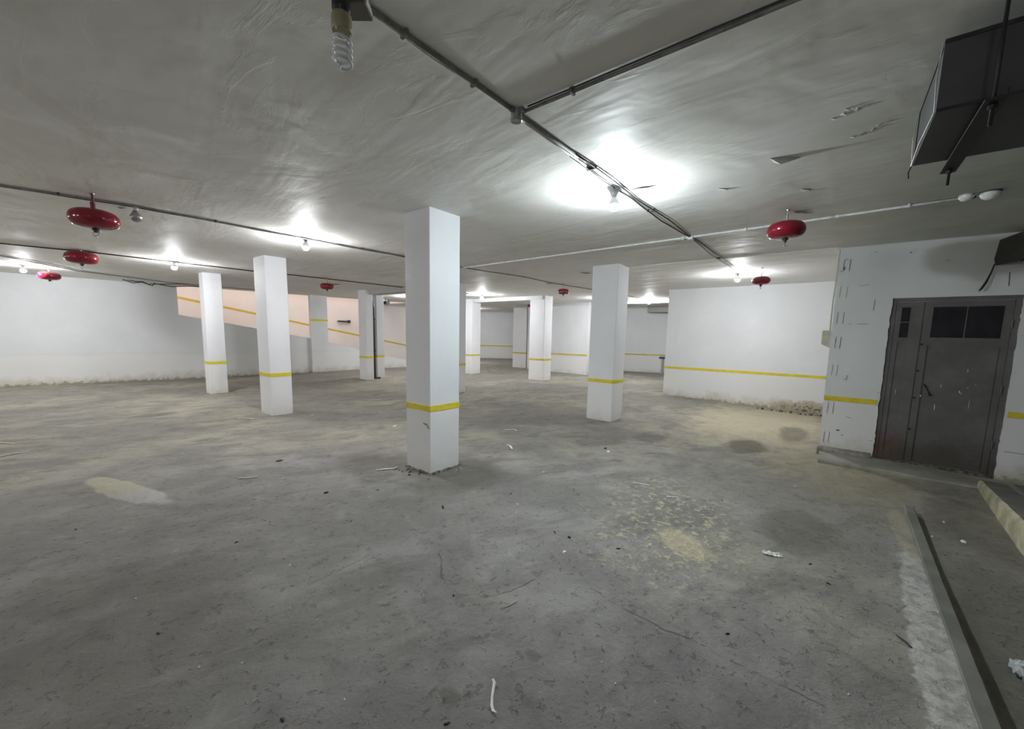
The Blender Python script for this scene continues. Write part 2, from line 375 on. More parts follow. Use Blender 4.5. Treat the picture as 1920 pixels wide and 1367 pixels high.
def obj(name, bm, mat, parent=None, loc=(0, 0, 0), smooth=False, bevel=0.0, bseg=2, kind=None, label=None):
    if bevel: 
        bmesh.ops.bevel(bm, geom=[e for e in bm.edges if e.is_manifold and e.calc_face_angle(0) > 0.5], offset=bevel, segments=bseg, affect='EDGES', profile=0.5, clamp_overlap=True)
    bmesh.ops.recalc_face_normals(bm, faces=bm.faces)
    me = D.meshes.new(name); bm.to_mesh(me); bm.free()
    me.materials.append(M[mat] if isinstance(mat, str) else mat)
    if smooth:
        for p in me.polygons: p.use_smooth = True
    o = D.objects.new(name, me); COL.objects.link(o); o.location = loc
    if parent is not None: o.parent = parent
    if kind: o['kind'] = kind
    if label: o['label'] = label
    return o

def tag(o, label, cat, group=None):
    o['label'] = label; o['category'] = cat
    if group: o['group'] = group
    return o
def empty(name, loc, rz=0.0):
    o = D.objects.new(name, None); COL.objects.link(o); o.location = loc; o.rotation_euler = (0, 0, rz); o.empty_display_size = 0.1
    return o
def struct(o):
    o['kind'] = 'structure'; return o
def copy_tree(o, parent=None):
    c = o.copy(); COL.objects.link(c)
    if parent is not None: c.parent = parent
    for ch in list(o.children): copy_tree(ch, c)
    return c

# ------------------------------------------------------------------ floor height
CP = [((7.0, .06), -.075, .9), ((6.9, -.8), -.075, .8), ((6.9, -1.6), -.075, .8), ((10.5, .2), -.11, 1.3), ((10.8, 3.4), 0, 1.0), ((-.2, 16), -.08, 2.0), ((3.6, 15.3), -.05, 2.0),
      ((6.7, 14.8), -.03, 1.2), ((8.6, 14.5), .03, 1.2), ((10.9, 7.6), .055, 1.3), ((10.7, 10.6), .03, 1.3), ((13.8, 10.4), .115, 1.5),
      ((7.0, 11.4), .03, 1.0), ((16.5, 15.7), .12, 2.5), ((18.3, 14.0), .14, 2.5), ((16.4, 6.6), .07, 1.6), ((13.4, 8.0), .05, 1.4), ((2.9, 3.45), 0, 1.0),
      ((6.85, 3.25), 0, 1.2), ((3.0, 7.7), 0, 1.2), ((3.0, 11.2), 0, 1.2), ((7.0, 7.5), 0.0, 1.0)]
def sstep(a, b, x):
    t = min(1, max(0, (x-a)/(b-a))); return t*t*(3-2*t)
def fz_base(x, y):
    num = den = 0.0
    den = 0.25
    for (c, z, s) in CP:
        d2 = ((x-c[0])**2+(y-c[1])**2)/(s*s)
        if d2 < 16:
            w = math.exp(-d2*0.5); num += w*z; den += w
    return num/den
def fz(x, y, fine=True):
    z = fz_base(x, y)
    # shallow channel to the right of the concrete strip, merging with the floor further right
    ch = sstep(-0.66, -0.70, y)*sstep(-1.55, -0.72, y)*sstep(5.3, 4.6, x)
    z -= ch*(0.03+0.055*sstep(4.2, 2.2, x))
    # pale mortar band beside the strip
    e = math.hypot((x-2.9)/1.35, (y+0.54)/0.11) + 0.5*noise.noise((x*6, y*6, 3))
    z += 0.014*sstep(1.1, 0.9, e)
    # trowelled lump
    e = seg_d(x, y, (0.42, 5.55), (0.72, 4.45)) + 0.05*noise.noise((x*6, y*6, 1))
    z += 0.020*sstep(0.12, 0.08, e)
    # old construction joint: the slab on the near side sits a few millimetres proud
    e = joint_side(x, y)
    if e is not None: z += 0.006*sstep(-0.015, 0.015, e)
    # shallow scoop in the foreground
    e = math.hypot((x-1.98)/0.44, (y-1.66)/0.36) + 0.15*noise.noise((x*3, y*3, 5))
    z -= 0.016*sstep(1.04, 0.9, e)
    if fine:
        z += 0.008*noise.noise((x*0.9, y*0.9, 0.3)) + 0.005*noise.noise((x*3.1, y*3.1, 7.7)) + 0.003*noise.noise((x*8.0, y*8.0, 2.2))
    return z
JOINT = [(2.30, 1.25), (2.07, 1.02), (2.03, 0.82), (2.02, 0.58), (2.02, 0.33), (2.02, 0.10), (2.00, -0.12), (1.95, -0.34)]
def joint_side(x, y):
    if y > 1.25 or y < -0.34: return None
    for (x0, y0), (x1, y1) in zip(JOINT, JOINT[1:]):
        if y1 <= y <= y0:
            xj = x0+(x1-x0)*(y-y0)/(y1-y0); return (xj-x+0.02*noise.noise((x*3, y*3, 4)))*sstep(1.25, 0.9, y) if x > xj-0.4 else None
    return None
def seg_d(x, y, a, b):
    ax, ay = a; bx, by = b
    t = ((x-ax)*(bx-ax)+(y-ay)*(by-ay))/((bx-ax)**2+(by-ay)**2)
    t = min(1, max(0, t)); return math.hypot(x-ax-t*(bx-ax), y-ay-t*(by-ay))

def frange(a, b, s):
    n = max(1, round((b-a)/s)); return [a+(b-a)*i/n for i in range(n)]
xs = frange(-7.2, 0.4, .35)+frange(0.4, 6.8, .045)+frange(6.8, 21, .22)+[21]
ys = frange(-6.2, -1.9, .35)+frange(-1.9, 5.8, .045)+frange(5.8, 20, .22)+[20]
verts = [(x, y, fz(x, y)) for y in ys for x in xs]
nx = len(xs)
faces = [(j*nx+i, j*nx+i+1, (j+1)*nx+i+1, (j+1)*nx+i) for j in range(len(ys)-1) for i in range(nx-1)]
me = D.meshes.new('floor'); me.from_pydata(verts, [], faces); me.materials.append(M['floor'])
for p in me.polygons: p.use_smooth = True
floor = D.objects.new('floor', me); COL.objects.link(floor); struct(floor)

# ------------------------------------------------------------------ walls
def LY(x, off=0.0): return 15.93+off-0.165*x
def noisy(bm, amp, freq=1.5, keep=None):
    for v in bm.verts:
        n = noise.noise_vector(v.co*freq)*amp + noise.noise_vector(v.co*freq*5)*amp*0.35
        if keep is None or not keep(v.co): v.co += n
def prism(bm, poly, z0, z1):
    b = [bm.verts.new((x, y, z0)) for x, y in poly]; t = [bm.verts.new((x, y, z1)) for x, y in poly]
    n = len(poly)
    bm.faces.new(list(reversed(b))); bm.faces.new(t)
    for i in range(n): bm.faces.new((b[i], b[(i+1) % n], t[(i+1) % n], t[i]))
def wall_quad(p0, p1, th):
    """footprint of a wall from p0 to p1, thickened to its left side by th"""
    d = Vector((p1[0]-p0[0], p1[1]-p0[1])).normalized(); n = Vector((-d.y, d.x))*th
    return [p0, p1, (p1[0]+n.x, p1[1]+n.y), (p0[0]+n.x, p0[1]+n.y)]
def make_wall(name, p0, p1, th=0.2, z0=-0.15, z1=H, mat='wall_plain'):
    bm = bmesh.new(); prism(bm, wall_quad(p0, p1, th), z0, z1)
    return struct(obj(name, bm, mat))
def stripe_on(parent, p0, p1, z0, z1, zend=None, mat='yellow', out=0.004, side=-1, name='yellow_stripe'):
    """thin painted band just proud of the wall face from p0 to p1 (side -1: to the right of the direction)"""
    d = Vector((p1[0]-p0[0], p1[1]-p0[1])); L = d.length; d.normalize(); n = Vector((-d.y, d.x))*side
    bm = bmesh.new(); N = max(2, int(L/0.15)); rows = []
    for i in range(N+1):
        t = i/N; s = (zend-z0)*t if zend is not None else 0
        w1 = 0.006*noise.noise((t*L*1.3, z0, 1.1)); w2 = 0.006*noise.noise((t*L*1.3, z0, 8.1))
        x = p0[0]+d.x*L*t; y = p0[1]+d.y*L*t
        rows.append([bm.verts.new((x+n.x*o, y+n.y*o, z)) for (o, z) in ((-0.003, z0+s+w1), (out, z0+s+w1), (out, z1+s+w2), (-0.003, z1+s+w2))])
    for a, b in zip(rows, rows[1:]):
        for k in range(3): bm.faces.new((a[k], a[k+1], b[k+1], b[k]))
    bm.faces.new(rows[0]); bm.faces.new(list(reversed(rows[-1])))
    return obj(name, bm, mat, parent)

# left wall, with the sloping edge of the ramp continuing it
w = make_wall('wall_left', (-7.2, LY(-7.2)), (3.24, LY(3.24)), 0.2, mat='wall')
bm = bmesh.new()
pl = [(3.24, -0.2), (12.0, -0.2), (12.0, 0.02), (10.41, 0.34), (8.59, 0.80), (7.45, 1.07), (6.84, 1.22), (5.0, 1.565), (3.24, 1.89)]
fr = [bm.verts.new((x, LY(x), z)) for x, z in pl]; bk = [bm.verts.new((x, LY(x)+0.2, z)) for x, z in pl]
bm.faces.new(fr); bm.faces.new(list(reversed(bk)))
for i in range(len(pl)): bm.faces.new((fr[i], fr[(i+1) % len(pl)], bk[(i+1) % len(pl)], bk[i]))
struct(obj('wall_ramp_side', bm, 'wall'))
# ramp deck
bm = bmesh.new()
pr = [(-3.0, 2.9), (3.24, 1.86), (5.0, 1.54), (6.84, 1.19), (8.59, 0.77), (10.41, 0.31), (12.3, -0.03)]
for (x, z) in pr: pass
top = [[bm.verts.new((x, LY(x)+0.205, z)), bm.verts.new((x, LY(x, 3.0), z))] for x, z in pr]
bot = [[bm.verts.new((x, LY(x)+0.205, z-0.18)), bm.verts.new((x, LY(x, 3.0), z-0.18))] for x, z in pr]
for i in range(len(pr)-1):
    bm.faces.new((top[i][0], top[i+1][0], top[i+1][1], top[i][1])); bm.faces.new((bot[i][0], bot[i][1], bot[i+1][1], bot[i+1][0]))
    bm.faces.new((top[i][0], bot[i][0], bot[i+1][0], top[i+1][0])); bm.faces.new((top[i][1], top[i+1][1], bot[i+1][1], bot[i][1]))
bm.faces.new((top[0][0], top[0][1], bot[0][1], bot[0][0])); bm.faces.new((top[-1][0], bot[-1][0], bot[-1][1], top[-1][1]))
rd = obj('ramp_deck', bm, 'concrete'); rd['kind'] = 'structure'
# far wall of the ramp, continuing as the far wall of the hall
rw = make_wall('wall_ramp_far', (-3.0, LY(-3, 3.0)), (17.0, LY(17, 3.0)), 0.2, -0.2, 4.6, 'ramp_wall')
stripe_on(rw, (3.0, LY(3.0, 3.0)), (12.6, LY(12.6, 3.0)), 2.70, 2.775, 0.79, 'yellow_dull')
stripe_on(rw, (12.6, LY(12.6, 3.0)), (16.8, LY(16.8, 3.0)), 0.79, 0.85, None, 'yellow_dull')
make_wall('wall_ramp_end', (-3.0, LY(-3)+0.2), (-3.0, LY(-3, 3.0)), 0.2, 1.5, 4.6, 'ramp_wall')
# street-level wall above the slab edge that closes the ramp shaft towards the hall
make_wall('wall_above_slab', (-3.0, LY(-3)+0.0), (10.75, LY(10.75)), 0.2, H+0.26, 4.6, 'ramp_wall')
make_wall('wall_shaft_end', (10.75, LY(10.75)), (10.75, LY(10.75, 3.0)), -0.2, H+0.26, 4.6, 'ramp_wall')
wb = make_wall('wall_back', (17.0, LY(17, 3.0)), (19.6, 12.4), 0.2)
stripe_on(wb, (17.0, LY(17, 3.0)), (19.6, 12.4), 0.80, 0.86, None, 'yellow_dull')
make_wall('wall_back_right', (19.6, 12.6), (19.6, 8.2), 0.2)
make_wall('wall_recess', (19.6, 8.2), (15.85, 8.2), 0.2)
we = make_wall('wall_end', (15.85, 8.2), (17.1, 4.6), 0.2)
stripe_on(we, (15.85, 8.2), (17.1, 4.6), 0.76, 0.81, None, 'yellow_dull')
make_wall('wall_end_right', (17.1, 4.7), (17.1, -2.2), 0.2)
make_wall('wall_service', (17.1, -2.0), (7.25, -2.0), 0.2)
wm = make_wall('wall_middle', (13.5, 10.0), (13.5, 7.22), 0.22)
stripe_on(wm, (13.5, 9.2), (13.5, 7.22), 0.755, 0.81, None, 'yellow_dull')
wp = make_wall('wall_partition', (10.87, 3.5), (10.87, -2.0), 0.22, mat='wall_partition')
stripe_on(wp, (10.87, 3.5), (10.87, -2.0), 0.705, 0.765)
make_wall('wall_behind', (-7.0, -6.0), (-7.0, 17.2), 0.2, mat='wall_dark')
make_wall('wall_near', (7.3, -6.0), (-7.2, -6.0), 0.2, mat='wall_dark')

# door wall, with the opening cut out: front skin has a chipped, ragged reveal
DY0, DY1, DZ1 = -0.512, -1.578, 2.068
bm = bmesh.new()
def grid_panel(bm, y0, y1, z0, z1, ny, nz, x=7.05, th=0.22):
    g = [[bm.verts.new((x, y0+(y1-y0)*i/ny, z0+(z1-z0)*j/nz)) for i in range(ny+1)] for j in range(nz+1)]
    for j in range(nz):
        for i in range(ny): bm.faces.new((g[j][i], g[j][i+1], g[j+1][i+1], g[j+1][i]))
    b = [[bm.verts.new((x+th, v.co.y, v.co.z)) for v in row] for row in (g[0], g[-1])]
    l = [bm.verts.new((x+th, y0, r[0].co.z)) for r in g]; r_ = [bm.verts.new((x+th, y1, r[-1].co.z)) for r in g]
    for i in range(ny):
        bm.faces.new((g[0][i], b[0][i], b[0][i+1], g[0][i+1])); bm.faces.new((g[-1][i], g[-1][i+1], b[1][i+1], b[1][i]))
    for j in range(nz):
        bm.faces.new((g[j][0], g[j+1][0], l[j+1], l[j])); bm.faces.new((g[j][-1], r_[j], r_[j+1], g[j+1][-1]))
grid_panel(bm, 0.06, DY0, -0.15, DZ1, 12, 56)
grid_panel(bm, DY1, -6.0, -0.15, DZ1, 90, 56)
grid_panel(bm, 0.06, -6.0, DZ1, H, 120, 14)
for v in bm.verts:
    c = v.co.copy()
    near = max(0, 1-abs(c.y-DY0)/0.04, 1-abs(c.y-DY1)/0.04) if c.z < DZ1+0.005 else 0
    if c.x < 7.06:
        v.co.x += 0.004*noise.noise(c*3)+0.002*noise.noise(c*11)
        if near > 0: v.co.y += (0.008*noise.noise(c*9)+0.008*noise.noise(c*31))*near
wd = struct(obj('wall_door', bm, 'wall_door'))
stripe_on(wd, (7.05, 0.06), (7.05, DY0+0.028), 0.700, 0.765, None, 'yellow', 0.008)
stripe_on(wd, (7.05, DY1-0.02), (7.05, -4.0), 0.695, 0.760, None, 'yellow', 0.008)
# thicker plaster foot of the wall
bm = bmesh.new()
rows = []
for i in range(20):
    y = 0.075+(DY0+0.02-0.075)*i/19; a = 0.012*noise.noise((y*9, 1, 1))
    rows.append([bm.verts.new((7.06, y, -0.12)), bm.verts.new((7.005+a, y, -0.12)), bm.verts.new((7.012+a, y, 0.0+a)), bm.verts.new((7.035, y, 0.045+1.5*a)), bm.verts.new((7.06, y, 0.05+a))])
for a, b in zip(rows, rows[1:]):
    for k in range(4): bm.faces.new((a[k], a[k+1], b[k+1], b[k]))
bm.faces.new(rows[0]); bm.faces.new(list(reversed(rows[-1])))
obj('plaster_foot', bm, 'mortar', wd)
# block-joint scratches showing through the plaster
bm = bmesh.new()
def scratch(y0, z0, y1, z1, w=0.0035):
    a = Vector((7.0445, y0, z0)); b = Vector((7.0445, y1, z1)); d = (b-a).normalized(); n = Vector((0, -d.z, d.y))*w/2
    vs = [bm.verts.new(p) for p in (a-n, b-n, b+n, a+n)]; vs2 = [bm.verts.new(v.co+Vector((0.012, 0, 0))) for v in vs]
    bm.faces.new(vs); bm.faces.new(list(reversed(vs2)))
    for i in range(4): bm.faces.new((vs[i], vs[(i+1) % 4], vs2[(i+1) % 4], vs2[i]))
for zc in (2.52, 2.17, 1.83, 1.50, 1.12, 0.60, 0.18):
    for yy in (0.015, -0.045):
        j = random.uniform(-0.008, 0.008)
        scratch(yy+j, zc-0.075, yy+j-0.004, zc+0.075)
scratch(0.015, 2.44, 0.05, 2.44); scratch(-0.0, 2.595, -0.03, 2.597); scratch(0.0, 2.50, 0.0, 2.46, 0.008)
for (y0, z0, y1, z1) in ((-0.11, 1.75, -0.14, 1.75), (-0.19, 1.75, -0.31, 1.745), (-0.34, 1.92, -0.345, 2.06), (-0.17, 2.24, -0.27, 2.25), (-0.12, 1.0, -0.15, 1.0),
                         (-0.155, 1.0, -0.16, 1.06), (-0.2, 0.50, -0.26, 0.48), (-0.45, 0.21, -0.50, 0.21), (-1.62, 0.3, -1.9, 0.29), (-1.7, 2.2, -1.95, 2.21), (-1.6, 1.62, -1.75, 1.63),
                         (-1.45, 2.17, -1.44, 2.32), (-1.9, 0.95, -2.0, 0.95)):
    scratch(y0, z0, y1, z1, 0.003)
obj('plaster_scratch', bm, 'wire', wd, kind='stuff')
# nail holes
bm = bmesh.new()
for (y, z, r) in ((-0.13, 0.30, 0.016), (-0.18, 0.24, 0.008), (-0.52+0.03, 0.86, 0.006), (-0.3, 2.66, 0.006), (-0.62, 2.62, 0.008), (-0.95, 2.50, 0.006), (-0.25, 2.64, 0.004)):
    add_box(bm, 7.040, 7.06, y-r, y+r, z-r*0.5, z+r*0.5)
obj('nail_hole', bm, 'mortar_dark', wd, kind='stuff')

# ------------------------------------------------------------------ ceiling with the opening over the ramp
bm = bmesh.new()
outline = [(-7.2, -6.2), (7.3, -6.2), (7.3, -2.2), (17.4, -2.2), (17.4, 5.0), (20, 8.0), (20, 12.7), (17.4, LY(17.4, 3.2)), (10.75, LY(10.75, 3.0)), (10.75, LY(10.75, 0.2)), (-7.2, LY(-7.2, 0.2))]
prism(bm, outline, H, H+0.26)
ceil = struct(obj('ceiling', bm, 'ceiling'))

# ------------------------------------------------------------------ columns
def column(name, x0, x1, y0, y1, label, mortar=False, stripe=(0.69, 0.75), rounded=0.006, smat='yellow', gap=0.0, amp=0.003):
    cx, cy = (x0+x1)/2, (y0+y1)/2
    b = fz(cx, cy)
    hx, hy = (x1-x0)/2, (y1-y0)/2
    bm = bmesh.new()
    # ring of points around the section with small chamfers
    c = rounded; ring = []
    NS = 4
    corners = [(hx, hy), (-hx, hy), (-hx, -hy), (hx, -hy)]
    def side(a, bb):
        ax, ay = a; bx, by = bb; L = math.hypot(bx-ax, by-ay); dx, dy = (bx-ax)/L, (by-ay)/L
        return [(ax+dx*(c+(L-2*c)*k/NS), ay+dy*(c+(L-2*c)*k/NS)) for k in range(NS+1)]
    for i in range(4): ring += side(corners[i], corners[(i+1) % 4])
    nz = 36; rows = []
    zb = -0.03+gap
    for j in range(nz+1):
        z = zb+(H-b-zb)*j/nz
        row = []
        for (x, y) in ring:
            q = Vector((x+cx, y+cy, z)); k = noise.noise(q*1.7)*amp+noise.noise(q*7)*amp*0.5
            L = math.hypot(x, y); s = 1+k/L
            row.append(bm.verts.new((x*s, y*s, z)))
        rows.append(row)
    n = len(ring)
    for a, bb in zip(rows, rows[1:]):
        for k in range(n): bm.faces.new((a[k], a[(k+1) % n], bb[(k+1) % n], bb[k]))
    bm.faces.new(list(reversed(rows[0]))); bm.faces.new(rows[-1])
    o = obj(name, bm, 'column', None, (cx, cy, b))
    tag(o, label, 'column')
    bm = bmesh.new()
    e = 0.0055
    out = [(x*(1+e/math.hypot(x, y)*1.2), y*(1+e/math.hypot(x, y)*1.2)) for x, y in ring]
    inn = [(x*0.975, y*0.975) for x, y in ring]
    z0, z1 = stripe[0]-b, stripe[1]-b
    def wz(x, y, s): return 0.005*noise.noise(((x+cx)*6, (y+cy)*6, s))
    A = [bm.verts.new((x, y, z0+wz(x, y, 1))) for x, y in out]; B = [bm.verts.new((x, y, z1+wz(x, y, 4))) for x, y in out]
    A2 = [bm.verts.new((x, y, z0)) for x, y in inn]; B2 = [bm.verts.new((x, y, z1)) for x, y in inn]
    for k in range(n):
        k2 = (k+1) % n
        bm.faces.new((A[k], A[k2], B[k2], B[k])); bm.faces.new((A[k], A2[k], A2[k2], A[k2])); bm.faces.new((B[k], B[k2], B2[k2], B2[k])); bm.faces.new((A2[k], B2[k], B2[k2], A2[k2]))
    obj('yellow_stripe', bm, smat, o)
    if mortar:
        bm = bmesh.new()
        N = 64; rings = []
        for (k, z) in ((0.98, 0.025), (1.02, 0.020), (1.08, 0.008), (1.16, -0.02)):
            r = []
            for i in range(N):
                t = i/N*4; s = int(t); f = t-s
                a = corners[s]; bb = corners[(s+1) % 4]; x = a[0]+(bb[0]-a[0])*f; y = a[1]+(bb[1]-a[1])*f
                j = 1+0.05*noise.noise((x*14, y*14, k*9))*(k > 1)
                r.append(bm.verts.new((x*k*j, y*k*j, z+0.012*noise.noise((x*22, y*22, k*5)))))
            rings.append(r)
        for a, bb in zip(rings, rings[1:]):
            for i in range(N): bm.faces.new((a[i], a[(i+1) % N], bb[(i+1) % N], bb[i]))
        obj('mortar_skirt', bm, 'mortar_dark', o, label='crumbled dark mortar around the column foot')
        # spalled chip on the arris
        bm = bmesh.new()
        pts = [(-hx-0.004, -hy+0.004), ]
        vs = [(-hx-.0055, -hy+.005, .505), (-hx-.0055, -hy+.05, .555), (-hx-.0055, -hy+.11, .56), (-hx-.0055, -hy+.10, .545), (-hx-.0055, -hy+.055, .535), (-hx-.0055, -hy+.02, .50)]
        f = [bm.verts.new(v) for v in vs]; g = [bm.verts.new((v[0]+.02, v[1], v[2])) for v in vs]
        bm.faces.new(f); bm.faces.new(list(reversed(g)))
        for i in range(len(f)): bm.faces.new((f[i], f[(i+1) % len(f)], g[(i+1) % len(f)], g[i]))
        obj('chipped_plaster', bm, 'mortar', o, label='chipped patch of bare mortar')
    return o
column('column', 2.70, 3.12, 3.245, 3.65, 'large white square column standing nearest, with crumbled mortar round its foot', True)
column('column', 2.795, 3.15, 7.62, 8.10, 'white square column with yellow band, left of the nearest column, second tallest on the left')
column('column', 2.83, 3.18, 11.18, 11.50, 'white square column with yellow band standing furthest left of all the columns')
column('column', 6.605, 7.05, 3.00, 3.49, 'white square column right of the nearest one, standing alone mid-hall before the end walls', amp=0.004)
column('column', 6.80, 7.35, 7.42, 7.90, 'white column almost hidden, only its right edge showing beside the nearest column')
column('column', 6.82, 7.05, 11.14, 11.57, 'white column with a dark drainpipe beside it, in front of the ramp foot', smat='yellow')
column('column', 7.35, 7.62, 11.42, 11.85, 'pale narrow column tucked against the right of the dark drainpipe', smat='yellow')
column('column', 10.60, 11.05, 10.38, 10.90, 'white far column just right of the nearest column, under the lit beam', smat='yellow_dull')
column('column', 10.70, 11.15, 7.28, 7.86, 'white rounded far column between the hidden back bay and the middle wall', rounded=0.008, smat='yellow_dull')
column('column', 13.75, 14.25, 10.25, 10.98, 'grey-white column furthest away, left of the rounded one', smat='yellow_dull')
# pilaster against the ramp side wall
bm = bmesh.new()
prism(bm, [(6.80, LY(6.80)-0.14), (7.36, LY(7.36)-0.14), (7.36, LY(7.36)-0.001), (6.80, LY(6.80)-0.001)], -0.1, H)
pil = obj('pilaster', bm, 'wall', bevel=0.008); tag(pil, 'grey pilaster with a high yellow band rising in front of the ramp opening', 'pilaster')
stripe_on(pil, (6.795, LY(6.8)-0.14), (7.365, LY(7.36)-0.14), 1.835, 1.905, None, 'yellow')

# ------------------------------------------------------------------ beams
def beam(x0, x1, y0, y1, z0, label, mat='ceiling'):
    bm = bmesh.new(); add_box(bm, x0, x1, y0, y1, z0, H+0.01)
    o = obj('ceiling_beam', bm, mat, bevel=0.006); tag(o, label, 'beam')
beam(6.92, 7.25, 7.95, 11.12, 2.62, 'shallow ceiling beam with its shade painted grey, running from the hidden column to the drainpipe column', 'beam_shade')
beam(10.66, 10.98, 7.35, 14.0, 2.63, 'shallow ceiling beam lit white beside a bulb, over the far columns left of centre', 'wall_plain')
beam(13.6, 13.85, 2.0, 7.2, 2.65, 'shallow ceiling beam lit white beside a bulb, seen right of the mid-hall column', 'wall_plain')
bm = bmesh.new(); add_box(bm, 6.98, 7.06, 0.09, 2.95, H-0.016, H+0.01)
o = obj('slab_joint_ridge', bm, 'ceiling', bevel=0.007); tag(o, 'thin plaster ridge on the ceiling running out from the door wall corner', 'plaster ridge')
bm = bmesh.new(); add_box(bm, 16.1, 16.45, 3.8, 6.0, 2.50, H+0.01)
o = obj('ceiling_beam', bm, 'wall_dark'); tag(o, 'dull grey dropped soffit over the far end wall', 'beam')

# ------------------------------------------------------------------ drainpipe by the far column
dp = empty('drainpipe', (7.19, 11.34, 0))
bm = bmesh.new(); add_tube(bm, [(0, 0, 0.02), (0, 0, 2.25), (-0.05, 0.0, 2.45), (-0.2, -0.09, 2.62)], 0.045, 10)
obj('pipe', bm, 'wire', dp, smooth=True)
for z in (0.9, 1.9):
    bm = bmesh.new(); add_lathe(bm, [(0.047, -0.02), (0.056, -0.02), (0.056, 0.02), (0.047, 0.02)], 12, (0, 0, z))
    obj('pipe_clamp', bm, 'black', dp)
bm = bmesh.new(); add_tube(bm, [(0, 0, 0.06), (0.02, -0.05, 0.03), (0.10, -0.16, 0.045)], [0.05, 0.05, 0.045], 10)
obj('outlet_elbow', bm, 'wire', dp, smooth=True)
tag(dp, 'dark drainpipe running down between two far columns left of the nearest column', 'drainpipe')

# ------------------------------------------------------------------ door
dr = empty('door_1', (7.1, -1.045, 0.0)); struct(dr)
def dl(name, mat, boxes, parent=dr, bevel=0.004, label=None):
    bm = bmesh.new()
    for (xa, xb, ya, yb, za, zb) in boxes: add_box(bm, xa-7.1, xb-7.1, ya+1.045, yb+1.045, za, zb)
    return obj(name, bm, mat, parent, bevel=bevel, label=label)
dl('door_frame', 'door', [(7.075, 7.14, DY0-0.045, DY0+0.005, -0.02, DZ1+0.005), (7.075, 7.14, DY1-0.005, DY1+0.05, -0.02, DZ1+0.005), (7.07, 7.14, DY1+0.05, DY0-0.045, 2.025, DZ1+0.005)])
# small leaf
sl = dl('side_leaf', 'door', [(7.095, 7.115, -0.808, -0.560, 0.005, 2.02),
    (7.083, 7.096, -0.608, -0.560, 0.005, 2.02), (7.083, 7.096, -0.808, -0.700, 0.005, 2.02), (7.083, 7.096, -0.70, -0.608, 1.965, 2.02), (7.083, 7.096, -0.70, -0.608, 1.50, 1.57), (7.086, 7.096, -0.70, -0.608, 0.005, 0.12)], bevel=0)
dl('side_pane', 'glass_dark', [(7.090, 7.0965, -0.692, -0.612, 1.580, 1.955)], sl, 0)
bm = bmesh.new()
for y in (-0.608, -0.700): add_box(bm, -0.022, -0.012, y+1.045-0.006, y+1.045+0.006, 1.57, 1.965)
for z in (1.575, 1.770, 1.958): add_box(bm, -0.021, -0.009, -0.70+1.045, -0.608+1.045, z-0.005, z+0.005)
obj('glazing_bar', bm, 'door', sl)
# big leaf
ml = dl('main_leaf', 'door', [(7.095, 7.115, -1.522, -0.8085, 0.005, 2.02),
    (7.078, 7.096, -0.880, -0.822, 0.005, 2.02), (7.078, 7.096, -1.522, -1.470, 0.005, 2.02), (7.078, 7.096, -1.47, -0.88, 1.962, 2.02), (7.078, 7.096, -1.47, -0.88, 1.50, 1.575), (7.084, 7.096, -1.47, -0.88, 1.478, 1.50),
    (7.088, 7.096, -1.465, -0.90, 0.04, 1.455)], bevel=0)
dl('main_pane', 'glass_dark', [(7.088, 7.0965, -1.462, -0.888, 1.583, 1.955)], ml, 0)
dl('glazing_bar', 'door', [(7.080, 7.094, -1.470, -1.458, 1.575, 1.962), (7.080, 7.094, -0.892, -0.880, 1.575, 1.962), (7.080, 7.094, -1.46, -0.89, 1.575, 1.585), (7.080, 7.094, -1.46, -0.89, 1.952, 1.962), (7.085, 7.092, -1.178, -1.170, 1.585, 1.955)], ml, 0.001)
for z in (1.50, 1.17, 0.83, 0.43):
    dl('bolt', 'black', [(7.066, 7.08, -0.838, -0.815, z-0.010, z+0.010)], ml, 0.003)
bm = bmesh.new(); add_tube(bm, [(-0.02, -0.905+1.045, 1.0), (-0.052, -0.908+1.045, 0.995), (-0.052, -0.960+1.045, 0.885), (-0.02, -0.965+1.045, 0.875)], 0.008, 8)
obj('handle', bm, 'black', ml, smooth=True, label='bent black handle bar')
bm = bmesh.new()
for z in (0.35, 1.0, 1.75): add_lathe(bm, [(0.011, -0.05), (0.011, 0.05)], 10, (-0.03, -1.525+1.045, z))
obj('hinge', bm, 'door', ml)
bm = bmesh.new()
for (y, z, a, b) in ((-1.25, 1.20, .006, .022), (-1.21, .94, .010, .018), (-1.225, .925, .006, .012), (-1.02, .73, .007, .045), (-0.885, .86, .012, .014), (-1.3, .80, .003, .07), (-1.27, 1.0, .008, .005), (-0.655, .885, .004, .035), (-1.05, 1.0, .005, .02), (-1.33, 1.04, .004, .01)):
    vs = [bm.verts.new((-0.0245 if y > -1.0 and y < -0.82 else -0.0135, y+1.045+dy*a+0.2*dz*a, z+dz*b)) for dy, dz in ((-.5, -.3), (.1, -1), (.6, .1), (.3, .9), (-.3, .6))]
    bm.faces.new(vs)
ret = bmesh.ops.extrude_face_region(bm, geom=list(bm.faces))
for v in [g for g in ret['geom'] if isinstance(g, bmesh.types.BMVert)]: v.co.x += 0.006
obj('paint_chip', bm, 'chip_white', ml, kind='stuff', label='white scrapes in the grey paint')
# dark gap under the leaves
dl('sill', 'mortar_dark', [(7.06, 7.24, DY1-0.03, DY0+0.03, -0.13, -0.004)], dr, 0.004)

